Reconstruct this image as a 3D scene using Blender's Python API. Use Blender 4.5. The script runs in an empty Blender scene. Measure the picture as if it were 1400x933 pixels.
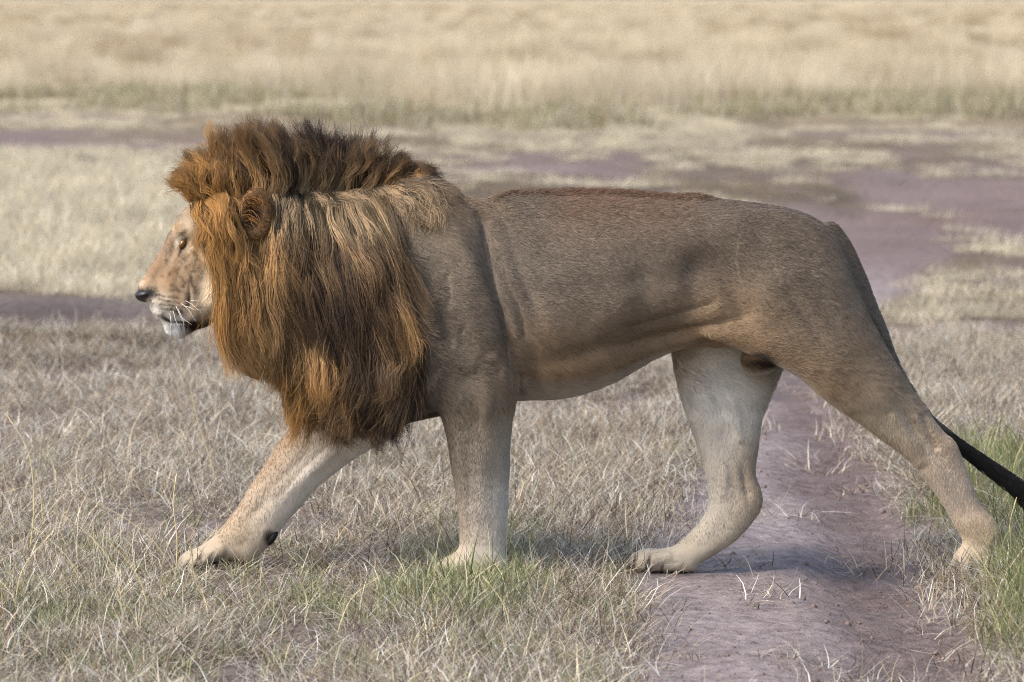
import bpy, math
import numpy as np
from mathutils import Vector
rng = np.random.default_rng(7)
sc = bpy.context.scene
COL = sc.collection

# ------------------------------------------------------------------ camera
F = 6510.0                      # focal length in photo pixels (1400 wide)
PYH = -1.5                      # photo row of the horizon
TH = math.atan((466.5 - PYH) / F)
CT, ST = math.cos(TH), math.sin(TH)
CY = -14.0
def ray(px, py):
    u = (np.asarray(px, float) - 700.0) / F
    v = (466.5 - np.asarray(py, float)) / F
    return u, CT + v * ST, v * CT - ST
_u, _y, _z = ray(700, 784)
CH = float(-_z * 14.0 / _y)     # camera height from the row where the paws stand
def unproj(px, py, Y=0.0):
    dx, dy, dz = ray(px, py)
    t = (Y - CY) / dy
    return dx * t, CH + dz * t
def project(X, Y, Z):
    a = np.asarray(Y) - CY; b = np.asarray(Z) - CH
    dep = a * CT - b * ST
    up = a * ST + b * CT
    return 700 + F * np.asarray(X) / dep, 466.5 - F * up / dep
def ground_pt(px, py):
    dx, dy, dz = ray(px, py)
    t = -CH / dz
    return dx * t, CY + dy * t

cd = bpy.data.cameras.new('camera')
cam = bpy.data.objects.new('camera', cd); COL.objects.link(cam)
cam.location = (0, CY, CH)
cam.rotation_euler = (math.radians(90) - TH, 0, 0)
cd.sensor_width = 36.0; cd.lens = F * 36.0 / 1400.0
cd.clip_start = 0.5; cd.clip_end = 90000
cd.dof.use_dof = True
cd.dof.focus_distance = 13.88
cd.dof.aperture_fstop = 6.0
sc.camera = cam

# ------------------------------------------------------------------ light
SUN_AZ, SUN_EL = math.radians(-124), math.radians(44)   # azimuth from +Y, towards +X
w = bpy.data.worlds.new('World'); sc.world = w; w.use_nodes = True
nt = w.node_tree; bg = nt.nodes['Background']
sky = nt.nodes.new('ShaderNodeTexSky'); sky.sky_type = 'NISHITA'; sky.sun_disc = False
sky.sun_elevation = SUN_EL; sky.sun_rotation = SUN_AZ
sky.air_density = 1.0; sky.dust_density = 2.5; sky.ozone_density = 1.0
nt.links.new(sky.outputs[0], bg.inputs[0]); bg.inputs[1].default_value = 0.15
sl = bpy.data.lights.new('sun', 'SUN'); sl.energy = 1.5; sl.angle = math.radians(24); sl.color = (1, .96, .90)
so = bpy.data.objects.new('sun', sl); COL.objects.link(so)
sd = Vector((math.sin(SUN_AZ) * math.cos(SUN_EL), math.cos(SUN_AZ) * math.cos(SUN_EL), math.sin(SUN_EL)))
so.rotation_euler = sd.to_track_quat('Z', 'Y').to_euler(); so.location = (-6, 4, 9)

sc.view_settings.view_transform = 'Standard'; sc.view_settings.look = 'None'
sc.view_settings.gamma = 1; sc.view_settings.use_curve_mapping = False
sc.view_settings.exposure = 1.12
sc.render.engine = 'CYCLES'
sc.cycles.use_denoising = True
sc.cycles.denoiser = 'OPENIMAGEDENOISE'; sc.cycles.denoising_input_passes = 'RGB_ALBEDO_NORMAL'; sc.cycles.denoising_prefilter = 'NONE'
sc.cycles.filter_width = 1.1
sc.cycles.use_adaptive_sampling = True; sc.cycles.adaptive_threshold = .02; sc.cycles.adaptive_min_samples = 16
sc.cycles.max_bounces = 4; sc.cycles.diffuse_bounces = 2; sc.cycles.sample_clamp_indirect = 3; sc.cycles.glossy_bounces = 2
sc.cycles.transmission_bounces = 6; sc.cycles.transparent_max_bounces = 8
sc.cycles_curves.shape = 'RIBBONS'; sc.cycles_curves.subdivisions = 2

# ------------------------------------------------------------------ helpers
def lin(r, g, b):
    c = np.array([r, g, b], float) / 255
    return np.where(c <= .04045, c / 12.92, ((c + .055) / 1.055) ** 2.4)
def smooth(a, b, x):
    t = np.clip((np.asarray(x, float) - a) / (b - a), 0, 1); return t * t * (3 - 2 * t)
_tab = rng.random((256, 256))
def vnoise(x, y):
    x = np.asarray(x, float); y = np.asarray(y, float)
    xi = np.floor(x).astype(int); yi = np.floor(y).astype(int)
    fx = x - xi; fy = y - yi; fx = fx * fx * (3 - 2 * fx); fy = fy * fy * (3 - 2 * fy)
    g = lambda i, j: _tab[i & 255, j & 255]
    return ((g(xi, yi) * (1 - fx) + g(xi + 1, yi) * fx) * (1 - fy) +
            (g(xi, yi + 1) * (1 - fx) + g(xi + 1, yi + 1) * fx) * fy)
def fbm(x, y, o=4):
    s = 0; a = .5; t = 0
    for k in range(o):
        s = s + a * vnoise(x * 2 ** k + 17.3 * k, y * 2 ** k + 9.1 * k); t += a; a *= .5
    return s / t
def mesh_obj(name, V, faces, mat, parent=None, smooth_shade=True, colors=None, loops4=None):
    me = bpy.data.meshes.new(name)
    V = np.asarray(V, np.float32)
    faces = np.asarray(faces, np.int32)
    n, k = faces.shape
    me.vertices.add(len(V)); me.vertices.foreach_set('co', V.ravel())
    me.loops.add(n * k); me.loops.foreach_set('vertex_index', faces.ravel())
    me.polygons.add(n); me.polygons.foreach_set('loop_start', np.arange(0, n * k, k, dtype=np.int32))
    me.update(calc_edges=True)
    if smooth_shade: me.polygons.foreach_set('use_smooth', np.ones(n, bool))
    if colors is not None:
        a = me.attributes.new('col', 'FLOAT_COLOR', 'POINT')
        c = np.ones((len(V), 4), np.float32); c[:, :3] = colors; a.data.foreach_set('color', c.ravel())
    me.materials.append(mat); me.validate()
    o = bpy.data.objects.new(name, me); COL.objects.link(o)
    if parent is not None: o.parent = parent
    return o
def hair_obj(name, P, R, colr, mat, parent=None):
    """P (N,K,3) strands, R (N,K) radii, colr (N,K,3)"""
    N, K = P.shape[:2]
    c = bpy.data.hair_curves.new(name)
    c.add_curves([K] * N)
    c.attributes['position'].data.foreach_set('vector', P.astype(np.float32).ravel())
    ra = c.attributes.get('radius') or c.attributes.new('radius', 'FLOAT', 'POINT')
    ra.data.foreach_set('value', R.astype(np.float32).ravel())
    ca = c.attributes.new('col', 'FLOAT_COLOR', 'POINT')
    q = np.ones((N, K, 4), np.float32); q[..., :3] = colr
    ca.data.foreach_set('color', q.ravel())
    c.materials.append(mat)
    o = bpy.data.objects.new(name, c); COL.objects.link(o)
    if parent is not None: o.parent = parent
    return o
def mat_new(name):
    m = bpy.data.materials.new(name); m.use_nodes = True
    return m, m.node_tree, m.node_tree.nodes['Principled BSDF']
def attr_mat(name, rough=.7, spec=.3, trans=0.0, obj_var=0.0):
    m, t, b = mat_new(name)
    a = t.nodes.new('ShaderNodeAttribute'); a.attribute_name = 'col'
    src = a.outputs['Color']
    if obj_var:
        oi = t.nodes.new('ShaderNodeObjectInfo')
        mr = t.nodes.new('ShaderNodeMapRange'); mr.inputs[3].default_value = 1 - obj_var; mr.inputs[4].default_value = 1 + obj_var
        t.links.new(oi.outputs['Random'], mr.inputs[0])
        vm = t.nodes.new('ShaderNodeVectorMath'); vm.operation = 'SCALE'
        t.links.new(src, vm.inputs[0]); t.links.new(mr.outputs[0], vm.inputs['Scale']); src = vm.outputs[0]
    t.links.new(src, b.inputs['Base Color'])
    b.inputs['Roughness'].default_value = rough
    b.inputs['Specular IOR Level'].default_value = spec
    if trans:
        tr = t.nodes.new('ShaderNodeBsdfTranslucent'); t.links.new(src, tr.inputs[0])
        mx = t.nodes.new('ShaderNodeMixShader'); mx.inputs[0].default_value = trans
        t.links.new(b.outputs[0], mx.inputs[1]); t.links.new(tr.outputs[0], mx.inputs[2])
        t.links.new(mx.outputs[0], t.nodes['Material Output'].inputs[0])
    return m
def plain_mat(name, col, rough=.5, spec=.5):
    m, t, b = mat_new(name)
    n = t.nodes.new('ShaderNodeTexNoise'); n.inputs['Scale'].default_value = 180; n.inputs['Detail'].default_value = 3
    r = t.nodes.new('ShaderNodeValToRGB')
    r.color_ramp.elements[0].color = (*(np.array(col) * .7), 1); r.color_ramp.elements[1].color = (*(np.array(col) * 1.25), 1)
    t.links.new(n.outputs[0], r.inputs[0]); t.links.new(r.outputs[0], b.inputs['Base Color'])
    b.inputs['Roughness'].default_value = rough; b.inputs['Specular IOR Level'].default_value = spec
    return m
def tag(o, label=None, cat=None, group=None, kind=None):
    if label: o['label'] = label
    if cat: o['category'] = cat
    if group: o['group'] = group
    if kind: o['kind'] = kind
    return o

def catmull(P, per=6, closed=True):
    P = np.asarray(P, float); n = len(P); out = []
    rngi = range(n) if closed else range(n - 1)
    for i in rngi:
        if closed: a, b, c, d = P[(i - 1) % n], P[i], P[(i + 1) % n], P[(i + 2) % n]
        else: a, b, c, d = P[max(i - 1, 0)], P[i], P[i + 1], P[min(i + 2, n - 1)]
        for t in np.arange(per) / per:
            out.append(.5 * ((2 * b) + (c - a) * t + (2 * a - 5 * b + 4 * c - d) * t * t + (-a + 3 * b - 3 * c + d) * t ** 3))
    if not closed: out.append(P[-1])
    return np.array(out)
def poly_sd(px, pz, poly):
    """signed distance (inside positive) of points to a closed polygon"""
    d = np.full(px.shape, 1e9); ins = np.zeros(px.shape, bool)
    n = len(poly)
    for i in range(n):
        ax, az = poly[i]; bx, bz = poly[(i + 1) % n]
        ex, ez = bx - ax, bz - az; L = ex * ex + ez * ez + 1e-18
        t = np.clip(((px - ax) * ex + (pz - az) * ez) / L, 0, 1)
        d = np.minimum(d, (px - ax - t * ex) ** 2 + (pz - az - t * ez) ** 2)
        c = ((az <= pz) & (bz > pz)) | ((bz <= pz) & (az > pz))
        if abs(ez) > 1e-12:
            ins ^= c & (px < ax + (pz - az) / ez * ex)
    d = np.sqrt(d)
    return np.where(ins, d, -d)
def idw(px, pz, pts, vals, p=3.0):
    num = 0; den = 0
    for (x, z), v in zip(pts, vals):
        wgt = 1.0 / ((px - x) ** 2 + (pz - z) ** 2 + 1e-4) ** (p / 2)
        num = num + wgt * v; den = den + wgt
    return num / den

# ------------------------------------------------------------------ ground
def band(py, px, pts, soft):
    """soft mask of the strip between left and right edges given per row: pts (py, L, R)"""
    p = np.array(sorted(pts), float)
    L = np.interp(py, p[:, 0], p[:, 1]); R = np.interp(py, p[:, 0], p[:, 2])
    m = smooth(-soft, soft, px - L) * smooth(-soft, soft, R - px)
    return m * smooth(p[0, 0] - 8, p[0, 0] + 4, py) * smooth(p[-1, 0] + 8, p[-1, 0] - 4, py)
def blob(px, py, cx, cy, rx, ry, edge=.35):
    r = np.sqrt(((px - cx) / rx) ** 2 + ((py - cy) / ry) ** 2)
    return 1 - smooth(1 - edge, 1 + edge, r)
TRACK = [(330, 1120, 1330), (420, 1110, 1200), (500, 1045, 1150), (560, 1000, 1175), (620, 960, 1215), (700, 885, 1266), (784, 850, 1306), (850, 850, 1330), (933, 825, 1352), (1100, 820, 1420), (3000, 400, 2300)]
RUT = [(420, 1120, 1180), (500, 1080, 1150), (560, 1075, 1170), (640, 1095, 1225), (700, 1108, 1255), (784, 1120, 1295), (850, 1135, 1320), (933, 1150, 1345), (1100, 1180, 1420), (3000, 1500, 2300)]
def masks(X, Y):
    X = np.asarray(X, float); Y = np.asarray(Y, float)
    px, py = project(X, Y, np.zeros_like(X))
    d = Y - CY
    n1 = fbm(X * 1.7 + 5, Y * .9 + 3); n2 = fbm(X * 6 + 1, Y * 3 + 8)
    wob = (n1 - .5) * 120 * np.clip(14 / d, .2, 1.4)
    wy = (n1 - .5) * 30 * np.clip(20 / d, .2, 1) + (fbm(X * .22 + 40, Y * .09 + 11, 3) - .5) * 60 * smooth(22, 36, d)
    brk = .25 + .75 * smooth(.36, .52, fbm(X * .5 + 3, Y * .22 + 8))
    tr = band(py, px + wob * .8 + (n2 - .5) * 50, TRACK, 34)
    bare = tr
    big = np.maximum.reduce([
        blob(px, py + wy, 1330, 262, 190, 42), blob(px, py + wy, 1180, 310, 150, 48), blob(px, py + wy, 1395, 372, 80, 24),
        blob(px, py + wy, 1440, 300, 140, 60)])
    big = big * (1 - .75 * blob(px, py + wy, 1310, 350, 90, 18)) * (1 - .6 * blob(px, py, 1090, 262, 80, 14))
    big = big * (.3 + .7 * smooth(.36, .50, fbm(X * .7 + 2, Y * .28 + 5)))
    b2 = np.maximum(blob(px, py + wy * .6, 850, 240, 330, 17) * smooth(.3, .5, fbm(X * .5 + 3, Y * .35)), .8 * blob(px, py + wy * .5, 700, 215, 200, 7))
    b2 = b2 * brk
    b3 = blob(px, py + wy * .4, 90, 193, 230, 13) * brk
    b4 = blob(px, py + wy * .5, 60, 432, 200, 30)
    b5 = blob(px, py, 100, 512, 170, 9) * .8
    b6 = blob(px, py + wy * .2, 1250, 184, 200, 4) * .8 * brk
    b7 = blob(px, py + wy * .2, 100, 160, 190, 5) * .7 * brk
    b8 = blob(px, py + wy * .3, 90, 468, 180, 9) * .95  # strip along the left bank, takes its painted shade tone
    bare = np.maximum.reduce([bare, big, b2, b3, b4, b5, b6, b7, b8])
    # worn, matted ground around the track
    patch = smooth(.54, .74, fbm(X * 1.6 + 31, Y * .7 + 2)) * .5
    bare = np.clip(np.maximum(bare, patch * (d < 60)), 0, 1)
    rut = band(py, px + wob * .7 + (n2 - .5) * 90, RUT, 75)
    return bare, rut, tr, px, py, d
def height(X, Y):
    bare, rut, tr, px, py, d = masks(X, Y)
    near = 1 - smooth(30, 60, d)
    h = (fbm(X * .6, Y * .6) - .5) * .05 * smooth(2, 6, np.abs(Y) + np.abs(X) * .3)
    h = h - .055 * rut * near - .012 * tr * near
    h = h + .05 * band(py, px, [(560, 1220, 1330), (700, 1310, 1500), (784, 1365, 1560), (933, 1370, 1650), (1200, 1480, 1900)], 45) * near
    h = h - .10 * blob(px, py, 60, 440, 210, 22) - .06 * blob(px, py, 90, 195, 230, 10) - .03 * blob(px, py, 100, 512, 170, 8)
    h = h + .09 * blob(px, py, 80, 480, 150, 10)
    h = h - .12 * blob(px, py, 1290, 268, 160, 16) + .06 * blob(px, py, 1180, 243, 60, 8) - .08 * blob(px, py, 1210, 300, 120, 10)
    h = h + (fbm(X * 3.1, Y * 3.1 + 40) - .5) * (.022 + .03 * tr) * (1 - smooth(25, 45, d)) * smooth(.0, .35, np.abs(Y - .05) + .2 * (X > 1.0))
    h = h + (fbm(X * 14, Y * 14 + 7, 3) - .5) * (.012 + .022 * rut) * (1 - smooth(18, 26, d))
    return h
rows = 3.0 * np.power(60000 / 3.0, np.linspace(0, 1, 1300))
cols = np.linspace(-1, 1, 300); cols = (.35 * cols + .65 * cols ** 3) * .9
D, U = np.meshgrid(rows, cols, indexing='ij')
GX = U * np.maximum(D, 8); GY = D + CY
GZ = height(GX, GY)
bare, rut, tr, gpx, gpy, gd = masks(GX, GY)
nr, ncn = D.shape
idx = np.arange(nr * ncn).reshape(nr, ncn)
gf = np.stack([idx[:-1, :-1], idx[:-1, 1:], idx[1:, 1:], idx[1:, :-1]], -1).reshape(-1, 4)
# soil and litter colours
soilA = lin(148, 131, 126); soilB = lin(94, 78, 72); soilC = lin(172, 159, 154); lit = lin(112, 97, 80); far = lin(186, 168, 138)
n = fbm(GX * 2.2, GY * 1.2)[..., None]
red = np.maximum(blob(gpx, gpy, 1330, 330, 200, 60), rut * .8 * smooth(12, 20, gd))[..., None]
cs = soilA * (1 - n) + soilC * n
cs = cs * (1 - .55 * rut[..., None]) + soilB * .55 * rut[..., None]
cs = cs * (1 - .5 * red) + lin(112, 86, 80) * .5 * red
dk = np.maximum(blob(gpx, gpy, 60, 440, 220, 34), blob(gpx, gpy, 100, 512, 170, 9))[..., None]  # left bank: dark soil, with the shade of the bank painted in
fb = smooth(24, 40, gd)[..., None] * .7
cs = cs * (1 - fb) + lin(122, 101, 92) * fb * (.75 + .5 * n)
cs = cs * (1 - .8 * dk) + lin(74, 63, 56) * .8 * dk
litc = lit * (.55 + .9 * fbm(GX * 5, GY * 2.5)[..., None])
ff = smooth(45, 90, gd)[..., None]
litc = litc * (1 - ff) + far * ff
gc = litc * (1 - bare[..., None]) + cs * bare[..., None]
m, t, b = mat_new('soil')
a = t.nodes.new('ShaderNodeAttribute'); a.attribute_name = 'col'
tc = t.nodes.new('ShaderNodeTexCoord')
n1 = t.nodes.new('ShaderNodeTexNoise'); n1.inputs['Scale'].default_value = 22; n1.inputs['Detail'].default_value = 8; n1.inputs['Roughness'].default_value = .68
n2 = t.nodes.new('ShaderNodeTexNoise'); n2.inputs['Scale'].default_value = 140; n2.inputs['Detail'].default_value = 4
mp = t.nodes.new('ShaderNodeMapping'); mp.inputs['Scale'].default_value = (1, .8, 1)
t.links.new(tc.outputs['Object'], mp.inputs[0]); t.links.new(mp.outputs[0], n1.inputs[0]); t.links.new(tc.outputs['Object'], n2.inputs[0])
mr = t.nodes.new('ShaderNodeMapRange'); mr.inputs[1].default_value = .3; mr.inputs[2].default_value = .7; mr.inputs[3].default_value = .5; mr.inputs[4].default_value = 1.35
t.links.new(n1.outputs[0], mr.inputs[0])
vm = t.nodes.new('ShaderNodeVectorMath'); vm.operation = 'SCALE'
t.links.new(a.outputs['Color'], vm.inputs[0]); t.links.new(mr.outputs[0], vm.inputs['Scale'])
vo = t.nodes.new('ShaderNodeTexVoronoi'); vo.inputs['Scale'].default_value = 38; vo.inputs['Randomness'].default_value = 1
t.links.new(mp.outputs[0], vo.inputs[0])
m2 = t.nodes.new('ShaderNodeMapRange'); m2.inputs[1].default_value = .1; m2.inputs[2].default_value = .3; m2.inputs[3].default_value = .72; m2.inputs[4].default_value = 1.0
t.links.new(vo.outputs['Distance'], m2.inputs[0])
v2 = t.nodes.new('ShaderNodeVectorMath'); v2.operation = 'SCALE'
t.links.new(vm.outputs[0], v2.inputs[0]); t.links.new(m2.outputs[0], v2.inputs['Scale'])
t.links.new(v2.outputs[0], b.inputs['Base Color']); b.inputs['Roughness'].default_value = .95; b.inputs['Specular IOR Level'].default_value = .15
ad = t.nodes.new('ShaderNodeMath'); ad.operation = 'MULTIPLY_ADD'; ad.inputs[1].default_value = .35
t.links.new(n2.outputs[0], ad.inputs[0]); t.links.new(n1.outputs[0], ad.inputs[2])
bp = t.nodes.new('ShaderNodeBump'); bp.inputs['Strength'].default_value = 1.0; bp.inputs['Distance'].default_value = .035
t.links.new(ad.outputs[0], bp.inputs['Height']); t.links.new(bp.outputs[0], b.inputs['Normal'])
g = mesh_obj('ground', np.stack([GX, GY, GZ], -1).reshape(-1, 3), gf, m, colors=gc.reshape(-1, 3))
tag(g, 'dry savannah ground with bare rutted vehicle track', kind='structure')

# ------------------------------------------------------------------ grass
def blades(r, n, L, lean, width, spread, curl, cols, seg=4, droop=.5, tipw=.15):
    """n bent blades as one mesh; returns V, F, C"""
    Vs, Fs, Cs = [], [], []
    base = 0
    for i in range(n):
        l = L * r.uniform(.55, 1.15); az = r.uniform(0, 2 * math.pi)
        rr = spread * math.sqrt(r.uniform()); a0 = r.uniform(0, 2 * math.pi)
        p = np.array([rr * math.cos(a0), rr * math.sin(a0), -.005])
        ang = abs(r.normal(lean, .28)); dcurl = r.normal(0, curl); wd = width * r.uniform(.6, 1.3)
        side = np.array([-math.sin(az), math.cos(az), 0])
        tw = r.normal(0, .7)
        c = cols[r.integers(len(cols))] * r.uniform(.6, 1.25)
        pts = []
        for k in range(seg + 1):
            s = k / seg
            wk = wd * (1 - s * (1 - tipw))
            sd_ = side * math.cos(tw) + np.array([math.cos(az), math.sin(az), .3]) * math.sin(tw)
            pts += [p - sd_ * wk / 2, p + sd_ * wk / 2]
            step = l / seg
            p = p + step * np.array([math.cos(az) * math.sin(ang), math.sin(az) * math.sin(ang), math.cos(ang)])
            p[2] = max(p[2], .003 + .01 * r.uniform())
            ang += droop * .35 + .1 * r.normal(); az += dcurl
            Cs += [c * (.85 + .3 * s)] * 2
        Vs += pts
        for k in range(seg):
            q = base + 2 * k; Fs.append((q, q + 1, q + 3, q + 2))
        base += 2 * (seg + 1)
    return np.array(Vs), np.array(Fs), np.array(Cs)
STRAW = [lin(206, 190, 158), lin(190, 170, 136), lin(230, 221, 200), lin(160, 138, 110), lin(112, 92, 74), lin(206, 196, 176)]
GREY = [lin(200, 192, 178), lin(172, 160, 146), lin(130, 116, 104), lin(228, 222, 210), lin(104, 84, 74), lin(78, 64, 55)]
GREEN = [lin(118, 126, 82), lin(140, 144, 98), lin(92, 102, 64), lin(160, 156, 116), lin(196, 186, 150)]
LUSH = [lin(112, 120, 74), lin(128, 134, 88), lin(98, 106, 66), lin(160, 154, 110), lin(186, 174, 134)]
TALL = [lin(216, 201, 173), lin(202, 184, 155), lin(228, 216, 194), lin(182, 163, 134), lin(170, 156, 126)]
TALLB = [lin(168, 146, 114), lin(150, 130, 102), lin(140, 128, 96), lin(180, 156, 124)]
BROWN0 = [lin(150, 132, 104), lin(120, 104, 82), lin(134, 124, 90), lin(104, 92, 70)]
grass_mat = attr_mat('dry_grass_blade', .75, .2, .3, .22)
src_col = bpy.data.collections.new('grass_sources')     # tuft shapes for the scatter, not linked to the scene
def variants(tagname, count, **kw):
    c = bpy.data.collections.new('tufts_' + tagname)
    r = np.random.default_rng(abs(hash(tagname)) % 1000 if False else sum(map(ord, tagname)))
    for i in range(count):
        k2 = {k: (v(r) if callable(v) else v) for k, v in kw.items()}
        V, Fc, C = blades(r, **k2)
        o = mesh_obj('tuft', V, Fc, grass_mat, colors=C, smooth_shade=False)
        COL.objects.unlink(o); c.objects.link(o)
    return c
def scatter(name, pts, scale, coll, label, seed):
    """a point mesh whose vertices carry a tuft each"""
    me = bpy.data.meshes.new(name)
    N = len(pts); me.vertices.add(N); me.vertices.foreach_set('co', np.asarray(pts, np.float32).ravel())
    a = me.attributes.new('sca', 'FLOAT', 'POINT'); a.data.foreach_set('value', scale.astype(np.float32))
    r = np.random.default_rng(seed)
    a = me.attributes.new('rot', 'FLOAT_VECTOR', 'POINT')
    rv = np.zeros((N, 3), np.float32); rv[:, 2] = r.uniform(0, 6.283, N); rv[:, :2] = r.normal(0, .1, (N, 2))
    a.data.foreach_set('vector', rv.ravel())
    o = bpy.data.objects.new(name, me); COL.objects.link(o)
    ng = bpy.data.node_groups.new('scatter_' + name, 'GeometryNodeTree')
    ng.interface.new_socket('Geometry', in_out='INPUT', socket_type='NodeSocketGeometry')
    ng.interface.new_socket('Geometry', in_out='OUTPUT', socket_type='NodeSocketGeometry')
    I = ng.nodes.new('NodeGroupInput'); O = ng.nodes.new('NodeGroupOutput')
    mp = ng.nodes.new('GeometryNodeMeshToPoints')
    ci = ng.nodes.new('GeometryNodeCollectionInfo'); ci.inputs['Collection'].default_value = coll
    ci.inputs['Separate Children'].default_value = True; ci.inputs['Reset Children'].default_value = True
    ip = ng.nodes.new('GeometryNodeInstanceOnPoints'); ip.inputs['Pick Instance'].default_value = True
    na = ng.nodes.new('GeometryNodeInputNamedAttribute'); na.data_type = 'FLOAT'; na.inputs[0].default_value = 'sca'
    nb = ng.nodes.new('GeometryNodeInputNamedAttribute'); nb.data_type = 'FLOAT_VECTOR'; nb.inputs[0].default_value = 'rot'
    L = ng.links.new
    L(I.outputs[0], mp.inputs[0]); L(mp.outputs[0], ip.inputs['Points']); L(ci.outputs[0], ip.inputs['Instance'])
    L(nb.outputs[0], ip.inputs['Rotation']); L(na.outputs[0], ip.inputs['Scale']); L(ip.outputs[0], O.inputs[0])
    mo = o.modifiers.new('scatter', 'NODES'); mo.node_group = ng
    me.materials.append(grass_mat)
    return tag(o, label, 'grass', kind='stuff')
def strewn(n, d0, d1, dens=None, half=.15, power=1.0):
    """random ground points between distances d0..d1 inside a wedge wider than the view, kept with probability dens"""
    uu = rng.random(n)
    d = (d0 ** (power + 1) + uu * (d1 ** (power + 1) - d0 ** (power + 1))) ** (1 / (power + 1))
    X = rng.uniform(-half, half, n) * d * 1.0; X = X + rng.normal(0, .05, n); Y = d + CY
    b_, r_, t_, px, py, dd = masks(X, Y)
    keep = rng.random(n) < dens(X, Y, b_, r_, t_, px, py, dd) * (1 - .75 * blob(px, py, 300, 800, 80, 22)) * (1 - .8 * blob(px, py, 900, 805, 60, 18)) * (1 - .7 * blob(px, py, 1330, 812, 45, 20))
    X, Y = X[keep], Y[keep]
    return np.stack([X, Y, height(X, Y)], -1), dd[keep]

v_mat = variants('matted', 22, n=46, L=lambda r: r.uniform(.09, .17), lean=1.25, width=.0030, spread=.11, curl=.22, cols=GREY + STRAW, seg=3, droop=.3)
v_dry = variants('dry', 16, n=30, L=lambda r: r.uniform(.08, .15), lean=.75, width=.0028, spread=.06, curl=.12, cols=STRAW + GREY, seg=4, droop=.5)
v_grn = variants('green', 16, n=26, L=lambda r: r.uniform(.07, .14), lean=.55, width=.0034, spread=.05, curl=.10, cols=GREEN, seg=4, droop=.55)
v_lush = variants('lush', 8, n=26, L=lambda r: r.uniform(.12, .2), lean=.5, width=.0042, spread=.06, curl=.10, cols=LUSH, seg=4, droop=.6)
v_tall = variants('tall', 12, n=420, L=lambda r: r.uniform(.5, .75), lean=.22, width=.006, spread=.8, curl=.06, cols=TALL, seg=4, droop=.28)
v_tallb = variants('tallb', 10, n=420, L=lambda r: r.uniform(.42, .65), lean=.26, width=.006, spread=.8, curl=.06, cols=TALLB, seg=3, droop=.3)
v_base = variants('base', 8, n=60, L=lambda r: r.uniform(.2, .35), lean=.6, width=.008, spread=.28, curl=.1, cols=GREEN + STRAW + BROWN0, seg=3, droop=.4)

PALE = [lin(216, 204, 176), lin(206, 190, 158), lin(226, 216, 192), lin(190, 174, 142)]
BROWN = [lin(150, 132, 104), lin(130, 112, 92), lin(170, 152, 120), lin(138, 134, 96), lin(116, 98, 84)]
v_pale = variants('pale', 14, n=30 * 6, L=lambda r: r.uniform(.09, .17), lean=.8, width=.0036, spread=.24, curl=.12, cols=PALE, seg=4, droop=.5)
v_mat2 = variants('brownmat', 12, n=34 * 6, L=lambda r: r.uniform(.07, .13), lean=1.1, width=.0038, spread=.28, curl=.15, cols=BROWN, seg=3, droop=.4)
def open_grass(X, Y, rr):
    """1 where the whole neighbourhood of radius rr is free of bare soil"""
    w_ = 1.0
    for dx, dy in ((0, 0), (rr, 0), (-rr, 0), (0, rr), (0, -rr)): w_ = w_ * (masks(X + dx, Y + dy)[0] < .3)
    return w_
V_MAT = variants('matpatch', 12, n=46 * 9, L=lambda r: r.uniform(.10, .16), lean=1.2, width=.0030, spread=.34, curl=.22, cols=GREY + STRAW, seg=3, droop=.3)
V_DRYP = variants('drypatch', 10, n=30 * 8, L=lambda r: r.uniform(.08, .14), lean=.8, width=.0028, spread=.30, curl=.12, cols=STRAW + GREY, seg=4, droop=.5)
p, d = strewn(1900, 10.8, 24, lambda X, Y, b, r, t, px, py, dd: open_grass(X, Y, .3), power=.6)
scatter('matted_grass', p, rng.uniform(.8, 1.15, len(p)), V_MAT, 'matted grey straw litter lying flat between the tracks', 1)
p, d = strewn(15000, 10.8, 24, lambda X, Y, b, r, t, px, py, dd: np.clip((1 - b) ** 2.2 + .02, 0, 1) * (1 - open_grass(X, Y, .3)), power=.6)
scatter('straw_litter', p, rng.uniform(.7, 1.35, len(p)), v_mat, 'loose straw litter along the edges of the bare track', 21)
def dens_dry(X, Y, b, r, t, px, py, d):
    k = smooth(.3, .6, fbm(X * 2 + 9, Y * 1.5)); return np.clip((1 - b) ** 3 * (.25 + .75 * k), 0, 1)
p, d = strewn(1300, 10.8, 24, lambda X, Y, b, r, t, px, py, dd: dens_dry(X, Y, b, r, t, px, py, dd) * (b < .3), power=.6)
scatter('dry_grass', p, rng.uniform(.6, 1.2, len(p)), V_DRYP, 'short dry straw coloured grass around the lion\'s paws', 2)
def dens_grn(X, Y, b, r, t, px, py, d):
    k = smooth(.38, .62, fbm(X * 1.6 + 2, Y * 1.2 + 6))
    z = np.maximum.reduce([blob(px, py, 640, 860, 330, 110, .6), blob(px, py, 120, 900, 300, 130, .6) * .8, blob(px, py, 800, 790, 80, 40) * .7,
                           blob(px, py, 1420, 860, 90, 90, .6) * .8])
    return np.clip((1 - b) ** 2 * (z * (.3 + .7 * k) + .12 * k), 0, 1)
def dens_grn2(*q): return np.maximum(dens_grn(*q), .8 * blob(q[5], q[6], 640, 825, 90, 28))
p, d = strewn(15000, 10.8, 18, dens_grn2, power=.6)
scatter('green_grass', p, rng.uniform(.55, 1.2, len(p)) * (1 + .6 * blob(*project(p[:, 0], p[:, 1], p[:, 2]), 640, 822, 90, 30)), v_grn, 'short greenish grass growing at the lion\'s front paws', 3)
def dens_lush(X, Y, b, r, t, px, py, d):
    z = np.maximum.reduce([blob(px, py, 1345, 690, 75, 50, .5) * .7, blob(px, py, 1425, 850, 62, 90, .5) * .8])
    return np.clip(z, 0, 1) * .9
p, d = strewn(9000, 11.0, 18, dens_lush, power=.6)
scatter('verge_grass', p, rng.uniform(.55, 1.2, len(p)), v_lush, 'lush green grass on the bank beside the rut', 4)
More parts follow.
